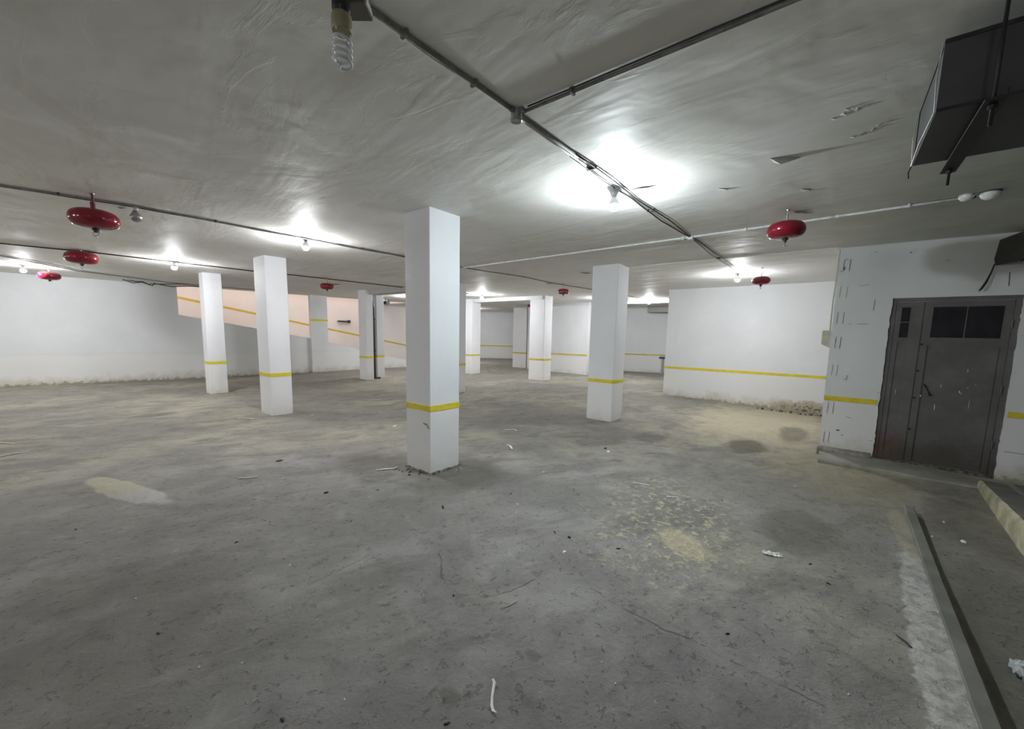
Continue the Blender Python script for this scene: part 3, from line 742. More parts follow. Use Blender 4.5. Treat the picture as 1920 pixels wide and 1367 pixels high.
# threshold slab
bm = bmesh.new()
N = 26; rows = []
for i in range(N+1):
    y = 0.045-1.75*i/N
    e = 6.50+0.03*noise.noise((y*4, 1, 2))+0.012*noise.noise((y*15, 1, 2))+0.10*sstep(-0.9, -1.7, y)
    zt = -0.022-0.030*sstep(-0.6, -1.5, y)+0.004*noise.noise((y*9, 4, 4))
    rows.append([bm.verts.new((7.06, y, -0.13)), bm.verts.new((e+0.01, y, -0.13)), bm.verts.new((e, y, zt-0.018)), bm.verts.new((e+0.022, y, zt)), bm.verts.new((6.8, y, zt+0.004)), bm.verts.new((7.06, y, zt+0.008))])
for a, b in zip(rows, rows[1:]):
    for k in range(6): bm.faces.new((a[k], a[(k+1) % 6], b[(k+1) % 6], b[k]))
bm.faces.new(rows[0]); bm.faces.new(list(reversed(rows[-1])))
o = obj('threshold_slab', bm, 'slab'); tag(o, 'low chipped concrete slab along the foot of the grey door', 'concrete slab')

# cream electrical box and surface pipe on the hidden side of the door wall corner
bx = empty('electrical_box', (7.16, 0.06, 1.42))
bm = bmesh.new(); prism(bm, [(-0.08, 0.002), (0.08, 0.002), (0.08, 0.10), (-0.08, 0.10)], 0, 0.24)
for v in bm.verts:
    if v.co.z < 0.1 and v.co.y > 0.05: v.co.z += 0.05
obj('box_body', bm, 'box_cream', bx, bevel=0.006)
bm = bmesh.new(); add_box(bm, -0.086, -0.080, 0.02, 0.09, 0.07, 0.22); obj('box_cover', bm, 'box_cream', bx)
bm = bmesh.new(); add_tube(bm, [(-0.05, 0.018, 0.24), (-0.05, 0.022, 0.6), (-0.05, 0.012, 1.0), (-0.05, 0.012, 1.32)], 0.010, 8); obj('riser_pipe', bm, 'box_cream', bx, smooth=True)
tag(bx, 'cream electrical box on the far side of the door wall corner', 'electrical box')

# ------------------------------------------------------------------ right foreground: strip, curb
def fstrip(name, pts, w, h, mat, label, cat, basez=-0.12):
    bm = bmesh.new(); rows = []
    P = [Vector((x, y, 0)) for x, y in pts]
    N = 70
    for i in range(N+1):
        t = i/N*(len(P)-1); k = min(int(t), len(P)-2); f = t-k
        c = P[k].lerp(P[k+1], f); d = (P[k+1]-P[k]).normalized(); n = Vector((-d.y, d.x, 0))
        w0 = w/2+0.003*noise.noise((c.x*6, 1, 1)); w1 = w/2+0.003*noise.noise((c.x*6, 9, 1)); hh = h+0.003*noise.noise((c.x*4, 2, 9))
        rows.append([bm.verts.new(c+n*w0+Vector((0, 0, basez))), bm.verts.new(c+n*w0+Vector((0, 0, hh-.004))), bm.verts.new(c+n*(w0-.005)+Vector((0, 0, hh))),
                     bm.verts.new(c-n*(w1-.005)+Vector((0, 0, hh))), bm.verts.new(c-n*w1+Vector((0, 0, hh-.004))), bm.verts.new(c-n*w1+Vector((0, 0, basez)))])
    for a, b in zip(rows, rows[1:]):
        for k in range(6): bm.faces.new((a[k], a[(k+1) % 6], b[(k+1) % 6], b[k]))
    bm.faces.new(rows[0]); bm.faces.new(list(reversed(rows[-1])))
    o = obj(name, bm, mat); tag(o, label, cat); return o
fstrip('edging_strip', [(5.06, -0.658), (3.6, -0.63), (2.27, -0.61), (0.6, -0.585)], 0.066, 0.03, 'concrete', 'long narrow grey concrete strip running across the floor at right', 'edging strip')
# wedge-shaped curb
bm = bmesh.new(); rows = []
N = 24
for i in range(N+1):
    t = i/N; x = 6.62+(3.3-6.62)*t
    yl = -1.375+0.155*min(1, t*1.6)+0.01*noise.noise((x*3, 1, 1)); zt = 0.02+0.17*min(1, t*1.65)+0.006*noise.noise((x*5, 2, 2))
    rows.append([bm.verts.new((x, yl+0.01, -0.12)), bm.verts.new((x, yl, zt-0.02)), bm.verts.new((x, yl-0.02, zt)), bm.verts.new((x, yl-0.20, zt)), bm.verts.new((x, yl-0.21, zt-0.02)), bm.verts.new((x, yl-0.21, -0.12))])
for a, b in zip(rows, rows[1:]):
    for k in range(6): bm.faces.new((a[k], a[(k+1) % 6], b[(k+1) % 6], b[k]))
bm.faces.new(rows[0]); bm.faces.new(list(reversed(rows[-1])))
o = obj('curb', bm, 'curb')
bm = bmesh.new(); rr_ = []
for i in range(N+1):
    t = i/N; x = 6.62+(3.3-6.62)*t
    yl = -1.375+0.155*min(1, t*1.6)+0.01*noise.noise((x*3, 1, 1)); zt = 0.02+0.17*min(1, t*1.65)+0.006*noise.noise((x*5, 2, 2))
    e_ = 0.008*noise.noise((x*9, 3, 3))
    rr_.append([bm.verts.new((x, yl-0.016+e_, zt-0.002)), bm.verts.new((x, yl-0.016+e_, zt+0.004)), bm.verts.new((x, yl-0.196, zt+0.004)), bm.verts.new((x, yl-0.196, zt-0.002))])
for a, b in zip(rr_, rr_[1:]):
    for k in range(4): bm.faces.new((a[k], a[(k+1) % 4], b[(k+1) % 4], b[k]))
bm.faces.new(rr_[0]); bm.faces.new(list(reversed(rr_[-1])))
obj('curb_top', bm, 'concrete', o, label='bare grey-green concrete top'); tag(o, 'cream-faced concrete curb at the right edge in front of the grey door', 'curb')

# ------------------------------------------------------------------ lamps
def bulb_parts(root, lit=True, scale=1.0, zc=-0.14, cone=True):
    bm = bmesh.new()
    if cone: add_lathe(bm, [(0, 0.0), (0.052, 0.0), (0.050, -0.012), (0.034, -0.040), (0.024, -0.070), (0.018, -0.078), (0, -0.078)], 20)
    else: add_lathe(bm, [(0, 0), (0.045, 0), (0.045, -0.012), (0.022, -0.02), (0.02, -0.07), (0, -0.07)], 16)
    obj('lamp_holder', bm, 'holder', root, smooth=False)
    bm = bmesh.new()
    R = 0.046*scale
    prof = [(0, zc-R)]
    for k in range(1, 9): 
        a = -math.pi/2+k*math.pi*0.52/8
        prof.append((R*math.cos(a), zc+R*math.sin(a)))
    prof.append((0, zc+R*0.08))
    if lit:
        cl = [(0, zc+R*0.05), (R*1.0, zc+R*0.055), (R*0.985, zc+R*0.2), (R*0.93, zc+R*0.45), (R*0.72, zc+R*0.95), (R*0.5, zc+R*1.3), (0.016, zc+R*1.6), (0, zc+R*1.6)]
        obj('bulb_neck', bm_from(cl, 16), 'holder', root, smooth=False)
    else:
        prof = prof[:-1]+[(0.017, zc+R*1.25), (0.015, zc+R*1.6), (0, zc+R*1.6)]
    obj('bulb', bm_from(prof, 16), ('bulb_cool' if cone else 'bulb') if lit else 'steel', root, smooth=True, label=None if lit else 'unlit silvered bulb')
def bm_from(prof, seg):
    bm = bmesh.new(); add_lathe(bm, prof, seg); return bm
lamps = [((3.27, 1.56), 'lit bulb in a flared ceramic holder, nearest of the burning lamps', 1.0, -0.142),
         ((8.77, 1.57), 'lit bulb at the far end of the twin black cables above the partition wall', 1.0, -0.11),
         ((2.64, 5.76), 'lit bulb on the ceiling conduit above the second column from the left', 1.0, -0.11),
         ((2.07, 9.88), 'lit bulb on the thin ceiling cable above the leftmost column', 1.0, -0.11),
         ((0.31, 13.5), 'lit bulb near the left wall at the left edge of the photo', 1.0, -0.11),
         ((9.5, 8.88), 'lit bulb beside the bright beam just right of the nearest column', 1.0, -0.12),
         ((13.24, 4.9), 'lit bulb in front of the far bright beam right of the mid-hall column', 1.0, -0.12)]
# unseen fill bulbs added off the frame and behind columns to brighten the hall
lamps += [((-3.4, 6.1), 'added fill bulb further left on the ceiling conduit, beyond the frame', 1.0, -0.12),
          ((-5.2, 4.2), 'added fill bulb behind the photographer to the left', 1.0, -0.12),
          ((-4.6, -3.4), 'added fill bulb behind the photographer towards the near wall', 1.0, -0.12),
          ((-3.6, 13.6), 'added fill bulb further left along the left wall, beyond the frame', 1.0, -0.12),
          ((-3.4, 10.1), 'added fill bulb further left on the thin cable, beyond the frame', 1.0, -0.12),
          ((8.9, 11.7), 'added fill bulb far back, hidden behind the nearest column near the ramp foot', 1.0, -0.12),
          ((14.4, 14.15), 'added fill bulb in the far back bay, hidden behind a far column', 1.0, -0.12),
          ((12.2, 5.95), 'added fill bulb by the middle wall, hidden behind the mid-hall column', 1.0, -0.12)]
proto = None
for (xy, lab, s, zc) in lamps:
    if zc == -0.142 or proto is None or zc == -0.11 and proto == 1:
        r = empty('ceiling_lamp', (xy[0], xy[1], H)); bulb_parts(r, True, s, zc, zc == -0.142)
        if zc == -0.142: proto = 1
        else: proto = r
    else:
        r = copy_tree(proto); r.location = (xy[0], xy[1], H)
    tag(r, lab, 'lamp', 'burning bulbs on the ceiling')
# unlit bulb at left
r = empty('ceiling_lamp', (0.93, 5.78, H)); bulb_parts(r, False, 1.15, -0.105, False)
bm = bmesh.new(); add_box(bm, -0.10, -0.02, -0.02, 0.06, -0.006, 0.0); obj('mounting_plate', bm, 'black', r)
tag(r, 'unlit silvered bulb on the left ceiling conduit beside a red extinguisher', 'lamp')

# unlit spiral lamp in the foreground
cf = empty('spiral_lamp', (0.846, 1.5, H))
bm = bmesh.new(); add_lathe(bm, [(0, 0.0), (0.034, 0.0), (0.034, -0.016), (0.028, -0.022), (0.027, -0.045), (0.032, -0.055), (0.032, -0.085), (0.027, -0.100), (0, -0.100)], 24)
obj('socket', bm, 'black', cf, smooth=False, bevel=0.0)
bm = bmesh.new(); add_lathe(bm, [(0, -0.098), (0.028, -0.098), (0.0345, -0.106), (0.036, -0.118), (0.036, -0.150), (0.033, -0.158), (0, -0.158)], 28)
obj('ballast_cap', bm, 'tan_plastic', cf, smooth=False, label='yellowed ballast cap')
bm = bmesh.new()
turns = 4.4; steps = 160; pts = []; rr = []
for i in range(steps+1):
    t = i/steps; a = t*turns*2*math.pi+0.4
    R = 0.0305
    if t > 0.90: R = 0.0305*(1-(t-0.90)/0.10*0.72)
    z = -0.172-0.092*min(t, 0.9)/0.9-(0.008 if t > 0.9 else 0)*min(1, (t-0.9)/0.05)
    pts.append((R*math.cos(a), R*math.sin(a), z))
add_tube(bm, pts, 0.0056, 8)
add_tube(bm, [(pts[0][0]*0.75, pts[0][1]*0.75, -0.155), (pts[0][0], pts[0][1], -0.163), pts[0]], 0.0068, 8)
obj('spiral_tube', bm, 'lampglass', cf, smooth=True)
for s in (-1, 1):
    bm = bmesh.new(); add_tube(bm, [(s*0.026, -0.01, -0.150), (s*0.029, -0.012, -0.166)], 0.0035, 6)
    obj('tube_stub', bm, 'chip_white', cf)
tag(cf, 'large unlit white spiral bulb hanging from a black socket in the foreground', 'lamp')

# mounting box beside it
jb = empty('conduit_box', (0.918, 1.520, H), -0.90)
bm = bmesh.new(); add_box(bm, -0.045, 0.045, -0.045, 0.045, -0.040, 0.0); obj('box_body', bm, 'olive', jb, bevel=0.006)
bm = bmesh.new(); add_box(bm, 0.044, 0.050, -0.030, 0.030, -0.034, -0.006); obj('box_lip', bm, 'conduit_white', jb, bevel=0.002)
tag(jb, 'olive ceiling box between the spiral bulb and the grey conduit', 'conduit box')
rb = empty('junction_box', (1.86, 1.495, H))
bm = bmesh.new(); add_lathe(bm, [(0, 0), (0.030, 0), (0.030, -0.045), (0.034, -0.050), (0.034, -0.058), (0.030, -0.062), (0, -0.062)], 24); obj('box_body', bm, 'steel', rb)
for q in ((-0.052, -0.028, -0.012, 0.012), (-0.012, 0.012, -0.052, -0.028), (0.028, 0.052, -0.012, 0.012)):
    bm = bmesh.new(); add_box(bm, *q, -0.022, -0.001); obj('conduit_socket', bm, 'conduit', rb, bevel=0.002)
tag(rb, 'round metal junction box where the ceiling conduits meet', 'junction box')

def cable(name, pts, r, mat, label, cat='cable', group=None, seg=6, sub=0.25, wob=0.0, parts=None):
    P = []
    for a, b in zip(pts, pts[1:]):
        a = Vector(a); b = Vector(b); n = max(1, int((b-a).length/sub))
        P += [a.lerp(b, i/n) for i in range(n)]
    P.append(Vector(pts[-1]))
    if wob:
        for i, q in enumerate(P):
            n = noise.noise_vector(q*1.7); q.x += n.x*wob; q.y += n.y*wob; q.z = min(H-r, q.z-abs(n.z)*wob*0.6)
    bm = bmesh.new(); add_tube(bm, P, r, seg)
    o = obj(name, bm, mat, smooth=True); tag(o, label, cat, group); return o
def clips(parent, spots, r=0.014, mat='conduit', ang=0.0, n='saddle_clip'):
    for (x, y) in spots:
        bm = bmesh.new(); add_box(bm, -0.007, 0.007, -r-0.008, r+0.008, -2*r-0.003, 0.0)
        o = obj(n, bm, mat, parent, loc=(x, y, H), bevel=0.002); o.rotation_euler = (0, 0, ang)
Z = H-0.013
c = cable('conduit', [(0.945, 1.50, Z), (1.83, 1.497, Z)], 0.011, 'conduit', 'grey ceiling conduit between the spiral bulb and the round junction box', 'conduit', seg=8)
clips(c, [(1.12, 1.50), (1.53, 1.50)], 0.012)
cable('cable', [(0.99, 1.522, H-.008), (1.3, 1.527, H-.012), (1.55, 1.519, H-.008), (1.82, 1.52, H-.008)], 0.004, 'conduit_white', 'thin white cable lying along the near grey conduit', wob=0.004, sub=0.1)
c = cable('conduit', [(1.88, 1.46, Z), (1.875, 0.2, Z), (1.88, -2.2, Z)], 0.010, 'conduit', 'grey ceiling conduit running right from the round junction box', 'conduit', seg=8)
clips(c, [(1.878, 1.15), (1.878, 0.0)], 0.011, ang=math.pi/2)
cable('cable', [(1.86, 1.42, H-.006), (1.86, 0.2, H-.006), (1.863, -2.2, H-.006)], 0.004, 'wire', 'thin black cable beside the conduit running to the upper right', wob=0.003)
cable('conduit', [(1.90, 1.497, Z), (2.55, 1.50, Z)], 0.011, 'conduit', 'short grey conduit just past the round junction box', 'conduit', seg=8)
cable('conduit', [(1.98, 1.525, H-.010), (2.72, 1.53, H-.010)], 0.008, 'conduit_white', 'short white tube beside the conduit past the round junction box', 'conduit', seg=8)
cable('cable', [(2.5, 1.535, H-.012), (3.0, 1.545, H-.018), (3.6, 1.53, H-.010), (4.4, 1.545, H-.022), (5.2, 1.50, H-.012), (6.5, 1.53, H-.022), (7.6, 1.53, H-.015), (8.6, 1.52, H-.02)], 0.007, 'wire', 'left-hand black cable of the pair running away past the nearest lit bulb', sub=0.12, wob=0.012)
cable('cable', [(2.5, 1.495, H-.010), (3.1, 1.475, H-.018), (3.6, 1.50, H-.010), (4.4, 1.47, H-.02), (5.2, 1.485, H-.010), (6.5, 1.46, H-.02), (7.6, 1.48, H-.012), (8.62, 1.49, H-.015)], 0.007, 'wire', 'right-hand black cable of the pair running away past the nearest lit bulb', sub=0.12, wob=0.010)
for (x, lab) in ((2.78, 'small dark clip holding the twin cables before the nearest lit bulb'), (4.0, 'small dark clip holding the twin cables beyond the nearest lit bulb'), (6.9, 'small dark clip holding the twin cables near the far lit bulb')):
    bm = bmesh.new(); add_box(bm, x-0.008, x+0.008, 1.475, 1.55, H-0.022, H-0.0); o = obj('cable_clip', bm, 'wire', bevel=0.003); tag(o, lab, 'clip')
c = cable('conduit', [(5.46, 5.56, Z), (5.38, 3.4, Z), (5.30, 1.5, Z), (5.24, 0.4, Z), (5.14, -0.70, Z)], 0.012, 'conduit_white', 'long thin white conduit crossing the ceiling behind the nearest lit bulb', 'conduit', seg=8, sub=0.3)
clips(c, [(5.42, 4.4), (5.35, 2.9), (5.26, 0.9), (5.22, 0.1), (5.16, -0.4)], 0.013, 'conduit_white', math.pi/2)
k = empty('cable_joint', (5.30, 1.50, H))
bm = bmesh.new(); add_box(bm, -0.035, 0.035, -0.035, 0.02, -0.045, 0); obj('joint_block', bm, 'conduit_white', k, bevel=0.006)
bm = bmesh.new(); add_box(bm, -0.03, 0.02, 0.06, 0.10, -0.04, 0.0); add_tube(bm, [(0, 0.10, -0.03), (-0.03, 0.13, -0.06), (-0.01, 0.16, -0.05)], 0.006, 6); obj('joint_tail', bm, 'steel', k)
tag(k, 'white joint block where the black cables cross the white conduit', 'cable joint')
# fixtures at the end of the white conduit
f1 = empty('lamp_bracket', (5.10, -0.74, H))
bm = bmesh.new(); add_lathe(bm, [(0, 0), (0.045, 0), (0.05, -0.02), (0.03, -0.045), (0, -0.05)], 16); obj('bracket_cap', bm, 'conduit_white', f1, smooth=True)
bm = bmesh.new(); add_tube(bm, [(0, -0.03, -0.03), (0, -0.052, -0.020)], 0.012, 8); obj('bracket_arm', bm, 'black', f1)
tag(f1, 'small white bracket cap ending the white conduit beside the hanging duct', 'lamp bracket')
f2 = empty('bulkhead_lamp', (5.09, -0.87, H))
bm = bmesh.new(); add_lathe(bm, [(0, 0), (0.066, 0), (0.064, -0.01), (0, -0.01)], 20); obj('base_plate', bm, 'wire', f2)
bm = bmesh.new(); add_lathe(bm, [(0.06, -0.01), (0.062, -0.02), (0.05, -0.045), (0.03, -0.06), (0, -0.065)], 20); obj('dome', bm, 'conduit_white', f2, smooth=True)
tag(f2, 'unlit white dome lamp left of the door wall, below the hanging duct', 'lamp')
# left rows
c = cable('conduit', [(-5, 6.12, Z), (-1.5, 6.05, Z), (0.06, 5.92, Z), (0.9, 5.71, Z), (2.6, 5.68, Z), (4.1, 5.60, Z), (5.4, 5.56, Z)], 0.010, 'conduit', 'dark grey ceiling conduit sweeping from the left edge past the unlit bulb', 'conduit', seg=8)
clips(c, [(0.4, 5.84), (1.6, 5.69), (3.4, 5.63)], 0.011, 'wire')
cable('cable', [(-1.5, 6.10, H-.008), (0.06, 5.98, H-.008), (0.9, 5.76, H-.012), (1.7, 5.755, H-.006), (2.6, 5.73, H-.01), (5.4, 5.58, H-.008)], 0.006, 'wire', 'thin black cable lying beside the left ceiling conduit', sub=0.1, wob=0.012)
cable('cable', [(5.5, 5.58, H-.010), (7.0, 5.32, H-.012), (8.3, 5.36, H-.010), (9.65, 5.17, H-.012), (12.9, 5.0, H-.01)], 0.010, 'conduit', 'thin cable from the nearest column towards the small square extinguisher', wob=0.01)
cable('cable', [(-4, 10.35, H-.008), (0.04, 10.16, H-.010), (1.0, 9.93, H-.010), (3.34, 9.84, H-.010), (4.25, 9.68, H-.010), (6.93, 9.45, H-.010), (9.4, 9.0, H-.012)], 0.011, 'wire', 'dark cable crossing the ceiling above the leftmost column', sub=0.2, wob=0.01)
cable('cable', [(-3, 12.2, H-.01), (0.02, 11.96, H-.010), (1.1, 13.5, H-.012), (3.05, 14.5, H-.012), (5.4, 14.4, H-.012)], 0.010, 'conduit', 'thin cable near the left wall behind the smallest left extinguisher', sub=0.3, wob=0.02)
# broken fitting with a tangle of wire near the left wall
bf = empty('broken_fitting', (2.1, 14.75, H))
bm = bmesh.new(); add_lathe(bm, [(0, 0), (0.07, 0), (0.06, -0.03), (0, -0.035)], 14); obj('plate', bm, 'holder', bf)
bm = bmesh.new()
add_tube(bm, [(0.0, 0, -0.03), (0.15, -0.05, -0.05), (0.3, 0.05, -0.03), (0.4, 0, -0.09), (0.6, 0.05, -0.06), (0.9, 0, -0.10), (1.3, -0.1, -0.05), (1.9, -0.2, -0.02)], 0.014, 6)
add_tube(bm, [(-0.1, 0, -0.02), (0.1, 0.1, -0.08), (0.28, 0.0, -0.05), (0.5, 0.1, -0.12), (0.55, 0.05, -0.03)], 0.012, 6)
add_tube(bm, [(0.5, 0.0, -0.08), (1.0, -0.1, -0.02), (1.6, -0.3, -0.01)], 0.010, 6)
obj('loose_wire', bm, 'wire', bf, smooth=True)
tag(bf, 'broken ceiling fitting with tangled wires above the left wall', 'broken fitting')

# ------------------------------------------------------------------ hanging extinguishers
def extinguisher(x, y, zc, r, label, square=False, rod=0.010, tilt=0.0):
    root = empty('ceiling_extinguisher', (x, y, H))
    h = r*0.50; c0 = zc-H
    prof = [(0, h*1.0)]
    for k in range(1, 16):
        a = math.pi/2-k*math.pi/16
        ca, sa = math.cos(a), math.sin(a)
        e = 0.62 if not square else 0.35
        prof.append((r*math.copysign(abs(ca)**e, ca), h*math.copysign(abs(sa)**(0.85 if not square else 0.45), sa)))
    prof.append((0, -h))
    bm = bmesh.new(); add_lathe(bm, prof, 36, (0, 0, c0))
    obj('tank', bm, 'red', root, smooth=True)
    bm = bmesh.new(); add_lathe(bm, [(0, 0), (0.018, 0), (0.016, -0.01), (rod*0.6, -0.012), (rod*0.6, c0+h+0.07), (rod*1.3, c0+h+0.065), (rod*1.3, c0+h-0.004), (0, c0+h-0.004)], 12)
    obj('hanger_rod', bm, 'red_dark' if rod > 0.011 else 'steel', root, smooth=False)
    bm = bmesh.new(); add_lathe(bm, [(0, c0-h+0.006), (0.026, c0-h+0.004), (0.026, c0-h-0.008), (0.014, c0-h-0.014), (0.012, c0-h-0.030), (0.0, c0-h-0.030)], 14)
    v = obj('valve', bm, 'duct_dark', root)
    bm = bmesh.new()
    zt = c0-h-0.026
    add_tube(bm, [(0.012, 0, zt+0.005), (0.020, 0, zt-0.016), (0.010, 0, zt-0.034), (0, 0, zt-0.038), (-0.010, 0, zt-0.034), (-0.020, 0, zt-0.016), (-0.012, 0, zt+0.005)], 0.0035, 6)
    add_lathe(bm, [(0, -0.040), (0.017, -0.040), (0.017, -0.043), (0, -0.043)], 12, (0, 0, zt))
    obj('sprinkler_head', bm, 'steel', v)
    bm = bmesh.new(); add_lathe(bm, [(0, c0-h-0.01), (0.010, c0-h-0.01), (0.010, c0-h-0.03), (0, c0-h-0.03)], 8, (0.028, 0, 0)); obj('pressure_gauge', bm, 'steel', v)
    tag(root, label, 'fire extinguisher', 'red disc extinguishers hanging from the ceiling')
    return root
extinguisher(0.60, 5.59, 2.515, 0.180, 'red ceiling extinguisher with a thick dark hanger, largest one at the left', rod=0.016)
extinguisher(0.86, 9.85, 2.62, 0.205, 'flat red ceiling extinguisher hanging tight below the ceiling, middle of three at the left', rod=0.006)
extinguisher(0.67, 13.6, 2.575, 0.180, 'small red ceiling extinguisher nearest the left wall, below the middle one', rod=0.008)
extinguisher(4.78, 9.44, 2.54, 0.150, 'small red ceiling extinguisher between the second column and the ramp pilaster', rod=0.010)
extinguisher(8.47, 5.24, 2.56, 0.125, 'small squarish red ceiling extinguisher left of the mid-hall column', True, rod=0.006)
extinguisher(12.5, 9.16, 2.60, 0.110, 'tiny red ceiling extinguisher partly behind the rounded far column', True, rod=0.006)
extinguisher(4.75, 0.47, 2.56, 0.160, 'red ceiling extinguisher hanging beside the white conduit, largest on the right', rod=0.006)
extinguisher(8.26, 1.11, 2.53, 0.142, 'small red ceiling extinguisher beside the far lit bulb above the partition wall', rod=0.004)

# ------------------------------------------------------------------ hanging duct
du = empty('air_duct', (2.615, -0.22, 2.4))
bm = bmesh.new()
L = 2.6; th = 0.012; W2 = 0.305; hh = 0.255
# hollow rectangular duct, open at its end
add_box(bm, -W2, W2, -L, 0, 0, th); add_box(bm, -W2, W2, -L, 0, hh-th, hh); add_box(bm, -W2, -W2+th, -L, 0, th, hh-th); add_box(bm, W2-th, W2, -L, 0, th, hh-th)
obj('duct_shell', bm, 'duct', du)
bm = bmesh.new(); add_box(bm, -W2+th, W2-th, -0.016, -0.004, th, hh-th); obj('end_cap', bm, 'duct', du)
bm = bmesh.new()   # bent end flange, narrow bright lip
def lip(a, b, w=0.010):
    a = Vector(a); b = Vector(b); add_tube(bm, [a, (a+b)/2+Vector((0, 0.006, 0)), b], w/2, 6)
lip((-W2, 0.004, 0), (-W2, 0.004, hh), 0.004); lip((-W2-.0, 0.004, 0), (W2+0.02, 0.004, -0.0), 0.006); lip((W2, 0.004, 0), (W2, 0.004, hh), 0.003)
obj('end_flange', bm, 'duct_edge', du)
bm = bmesh.new(); lip((W2, 0.004, 0.0), (W2+0.06, 0.005, -0.040), 0.007); obj('bent_lug', bm, 'duct_dark', du)
bm = bmesh.new()
add_box(bm, -W2-0.003, -W2, -L, 0, 0.0, 0.012); add_box(bm, -W2-0.003, -W2, -L, 0, hh-0.012, hh+0.003)
add_box(bm, -W2-0.002, W2+0.002, -0.52, -0.512, -0.003, hh+0.003)
obj('seam', bm, 'duct_dark', du)
hg = empty('duct_hanger', (2.615, -0.36, 2.37))
bm = bmesh.new(); add_box(bm, -W2-0.09, W2+0.10, -0.028, 0.028, -0.004, 0.004); add_box(bm, -W2-0.09, W2+0.10, -0.028, -0.022, 0.004, 0.028)
obj('support_angle', bm, 'duct_dark', hg)
for s in (-W2-0.045, W2+0.055):
    bm = bmesh.new(); add_tube(bm, [(s, 0.0, -0.075), (s, 0.0, H-2.37)], 0.006, 8)
    rod = obj('threaded_rod', bm, 'duct_dark', hg, smooth=True)
    bm = bmesh.new(); add_lathe(bm, [(0, -0.018), (0.013, -0.018), (0.013, -0.006), (0, -0.006)], 6, (s, 0, 0)); obj('nut', bm, 'duct_dark', rod)
tag(du, 'dark sheet-metal air duct hanging at the upper right corner', 'duct')
tag(hg, 'steel angle and threaded rods carrying the hanging duct', 'duct hanger')
# dark unit on the door wall
un = empty('wall_duct', (7.03, -1.62, 2.38))
bm = bmesh.new(); add_box(bm, -0.34, 0.01, -0.55, 0.12, 0.05, 0.33); obj('duct_body', bm, 'duct_dark', un, bevel=0.004)
bm = bmesh.new()
vs = [(-0.36, 0.135, 0.06), (-0.36, 0.12, 0.27), (-0.24, 0.17, 0.335), (0.012, 0.29, 0.30), (0.012, 0.31, 0.10), (0.0, 0.30, 0.02), (-0.2, 0.2, 0.02)]
a = [bm.verts.new(v) for v in vs]; b = [bm.verts.new((v[0], v[1]-0.015, v[2])) for v in vs]
bm.faces.new(a); bm.faces.new(list(reversed(b)))
for i in range(len(vs)): bm.faces.new((a[i], a[(i+1) % len(vs)], b[(i+1) % len(vs)], b[i]))
obj('end_plate', bm, m_plain('brown_dusty_sheet', (0.055, 0.052, 0.045), 0.6, 0.3, 0.1), un)
bm = bmesh.new(); add_box(bm, -0.30, 0.01, -0.5, 0.02, -0.03, 0.04); obj('bracket', bm, 'wire', un, bevel=0.004)
bm = bmesh.new(); add_box(bm, -0.2, 0.0, -0.1, 0.02, 0.335, 0.36); obj('bracket', bm, 'wire', un, bevel=0.004)
bm = bmesh.new(); add_tube(bm, [(-0.03, 0.31, 0.03), (-0.03, 0.325, -0.06), (-0.04, 0.355, -0.17), (-0.05, 0.385, -0.24), (-0.05, 0.40, -0.265)], [0.006, 0.007, 0.012, 0.011, 0.004], 7); obj('loose_cable', bm, 'black', un, smooth=True)
tag(un, 'dark boxy duct end with a loose cable hanging above the grey door', 'wall duct')

# ------------------------------------------------------------------ flakes and hooks on the ceiling
def flake(x, y, pts, mat, label, drop=0.0, cat='paint flake', name='paint_flake', th=0.003, rz=0.0):
    bm = bmesh.new()
    a = [bm.verts.new(p) for p in pts]; b = [bm.verts.new((p[0], p[1], p[2]-th)) for p in pts]
    bm.faces.new(a); bm.faces.new(list(reversed(b))); n = len(pts)
    for i in range(n): bm.faces.new((a[i], a[(i+1) % n], b[(i+1) % n], b[i]))
    o = obj(name, bm, mat, None, (x, y, H-drop)); o.rotation_euler = (0, 0, rz); tag(o, label, cat); return o
flake(3.40, 0.40, [(-0.04, 0.065, 0.0), (0.05, 0.05, -0.001), (0.06, -0.10, -0.001), (-0.015, 0.0, -0.045)], 'flake', 'triangular flap of peeled white paint hanging from the ceiling, left of the duct')
flake(3.395, 1.405, [(-0.02, 0.07, -0.006), (0.02, 0.02, -0.004), (0.02, -0.06, -0.010), (-0.01, -0.13, -0.03), (-0.03, -0.02, -0.012)], 'conduit', 'thin curled scrap by the flared lamp holder of the nearest lit bulb', 0.0)
LEAF = [(-0.02, 0.09, -0.002), (0.03, 0.03, -0.003), (0.03, -0.05, -0.004), (0.0, -0.12, -0.016), (-0.035, -0.02, -0.022)]
for (x, y, s, lab) in ((7.2, 3.97, 1.0, 'dark curled scrap on the ceiling just left of the mid-hall column'), (4.89, 0.37, 0.8, 'dark curled scrap beside the largest extinguisher on the right'),
                       (0.85, 5.93, 0.6, 'dark curled scrap by the unlit silvered bulb'), (1.0, 9.92, 1.0, 'dark curled scrap on the left ceiling cable above the flat extinguisher'), (8.2, 5.5, 0.9, 'dark curled scrap left of the small squarish extinguisher'),
                       (5.6, 10.6, 1.4, 'long dark scrap right of the small extinguisher before the ramp')):
    flake(x, y, [(p[0]*s, p[1]*s, p[2]) for p in LEAF], 'wire', lab, rz=0.3, cat='ceiling scrap', name='ceiling_scrap')
for (x, y, lab) in ((4.20, 0.31, 'small pale blister of loose paint on the ceiling near the right extinguisher'), (3.8, 0.85, 'tiny pale blister of paint on the ceiling above the right extinguisher')):
    flake(x, y, [(-0.03, 0.03, -0.001), (0.03, 0.03, -0.002), (0.03, -0.04, -0.002), (-0.02, -0.03, -0.018)], 'flake', lab)

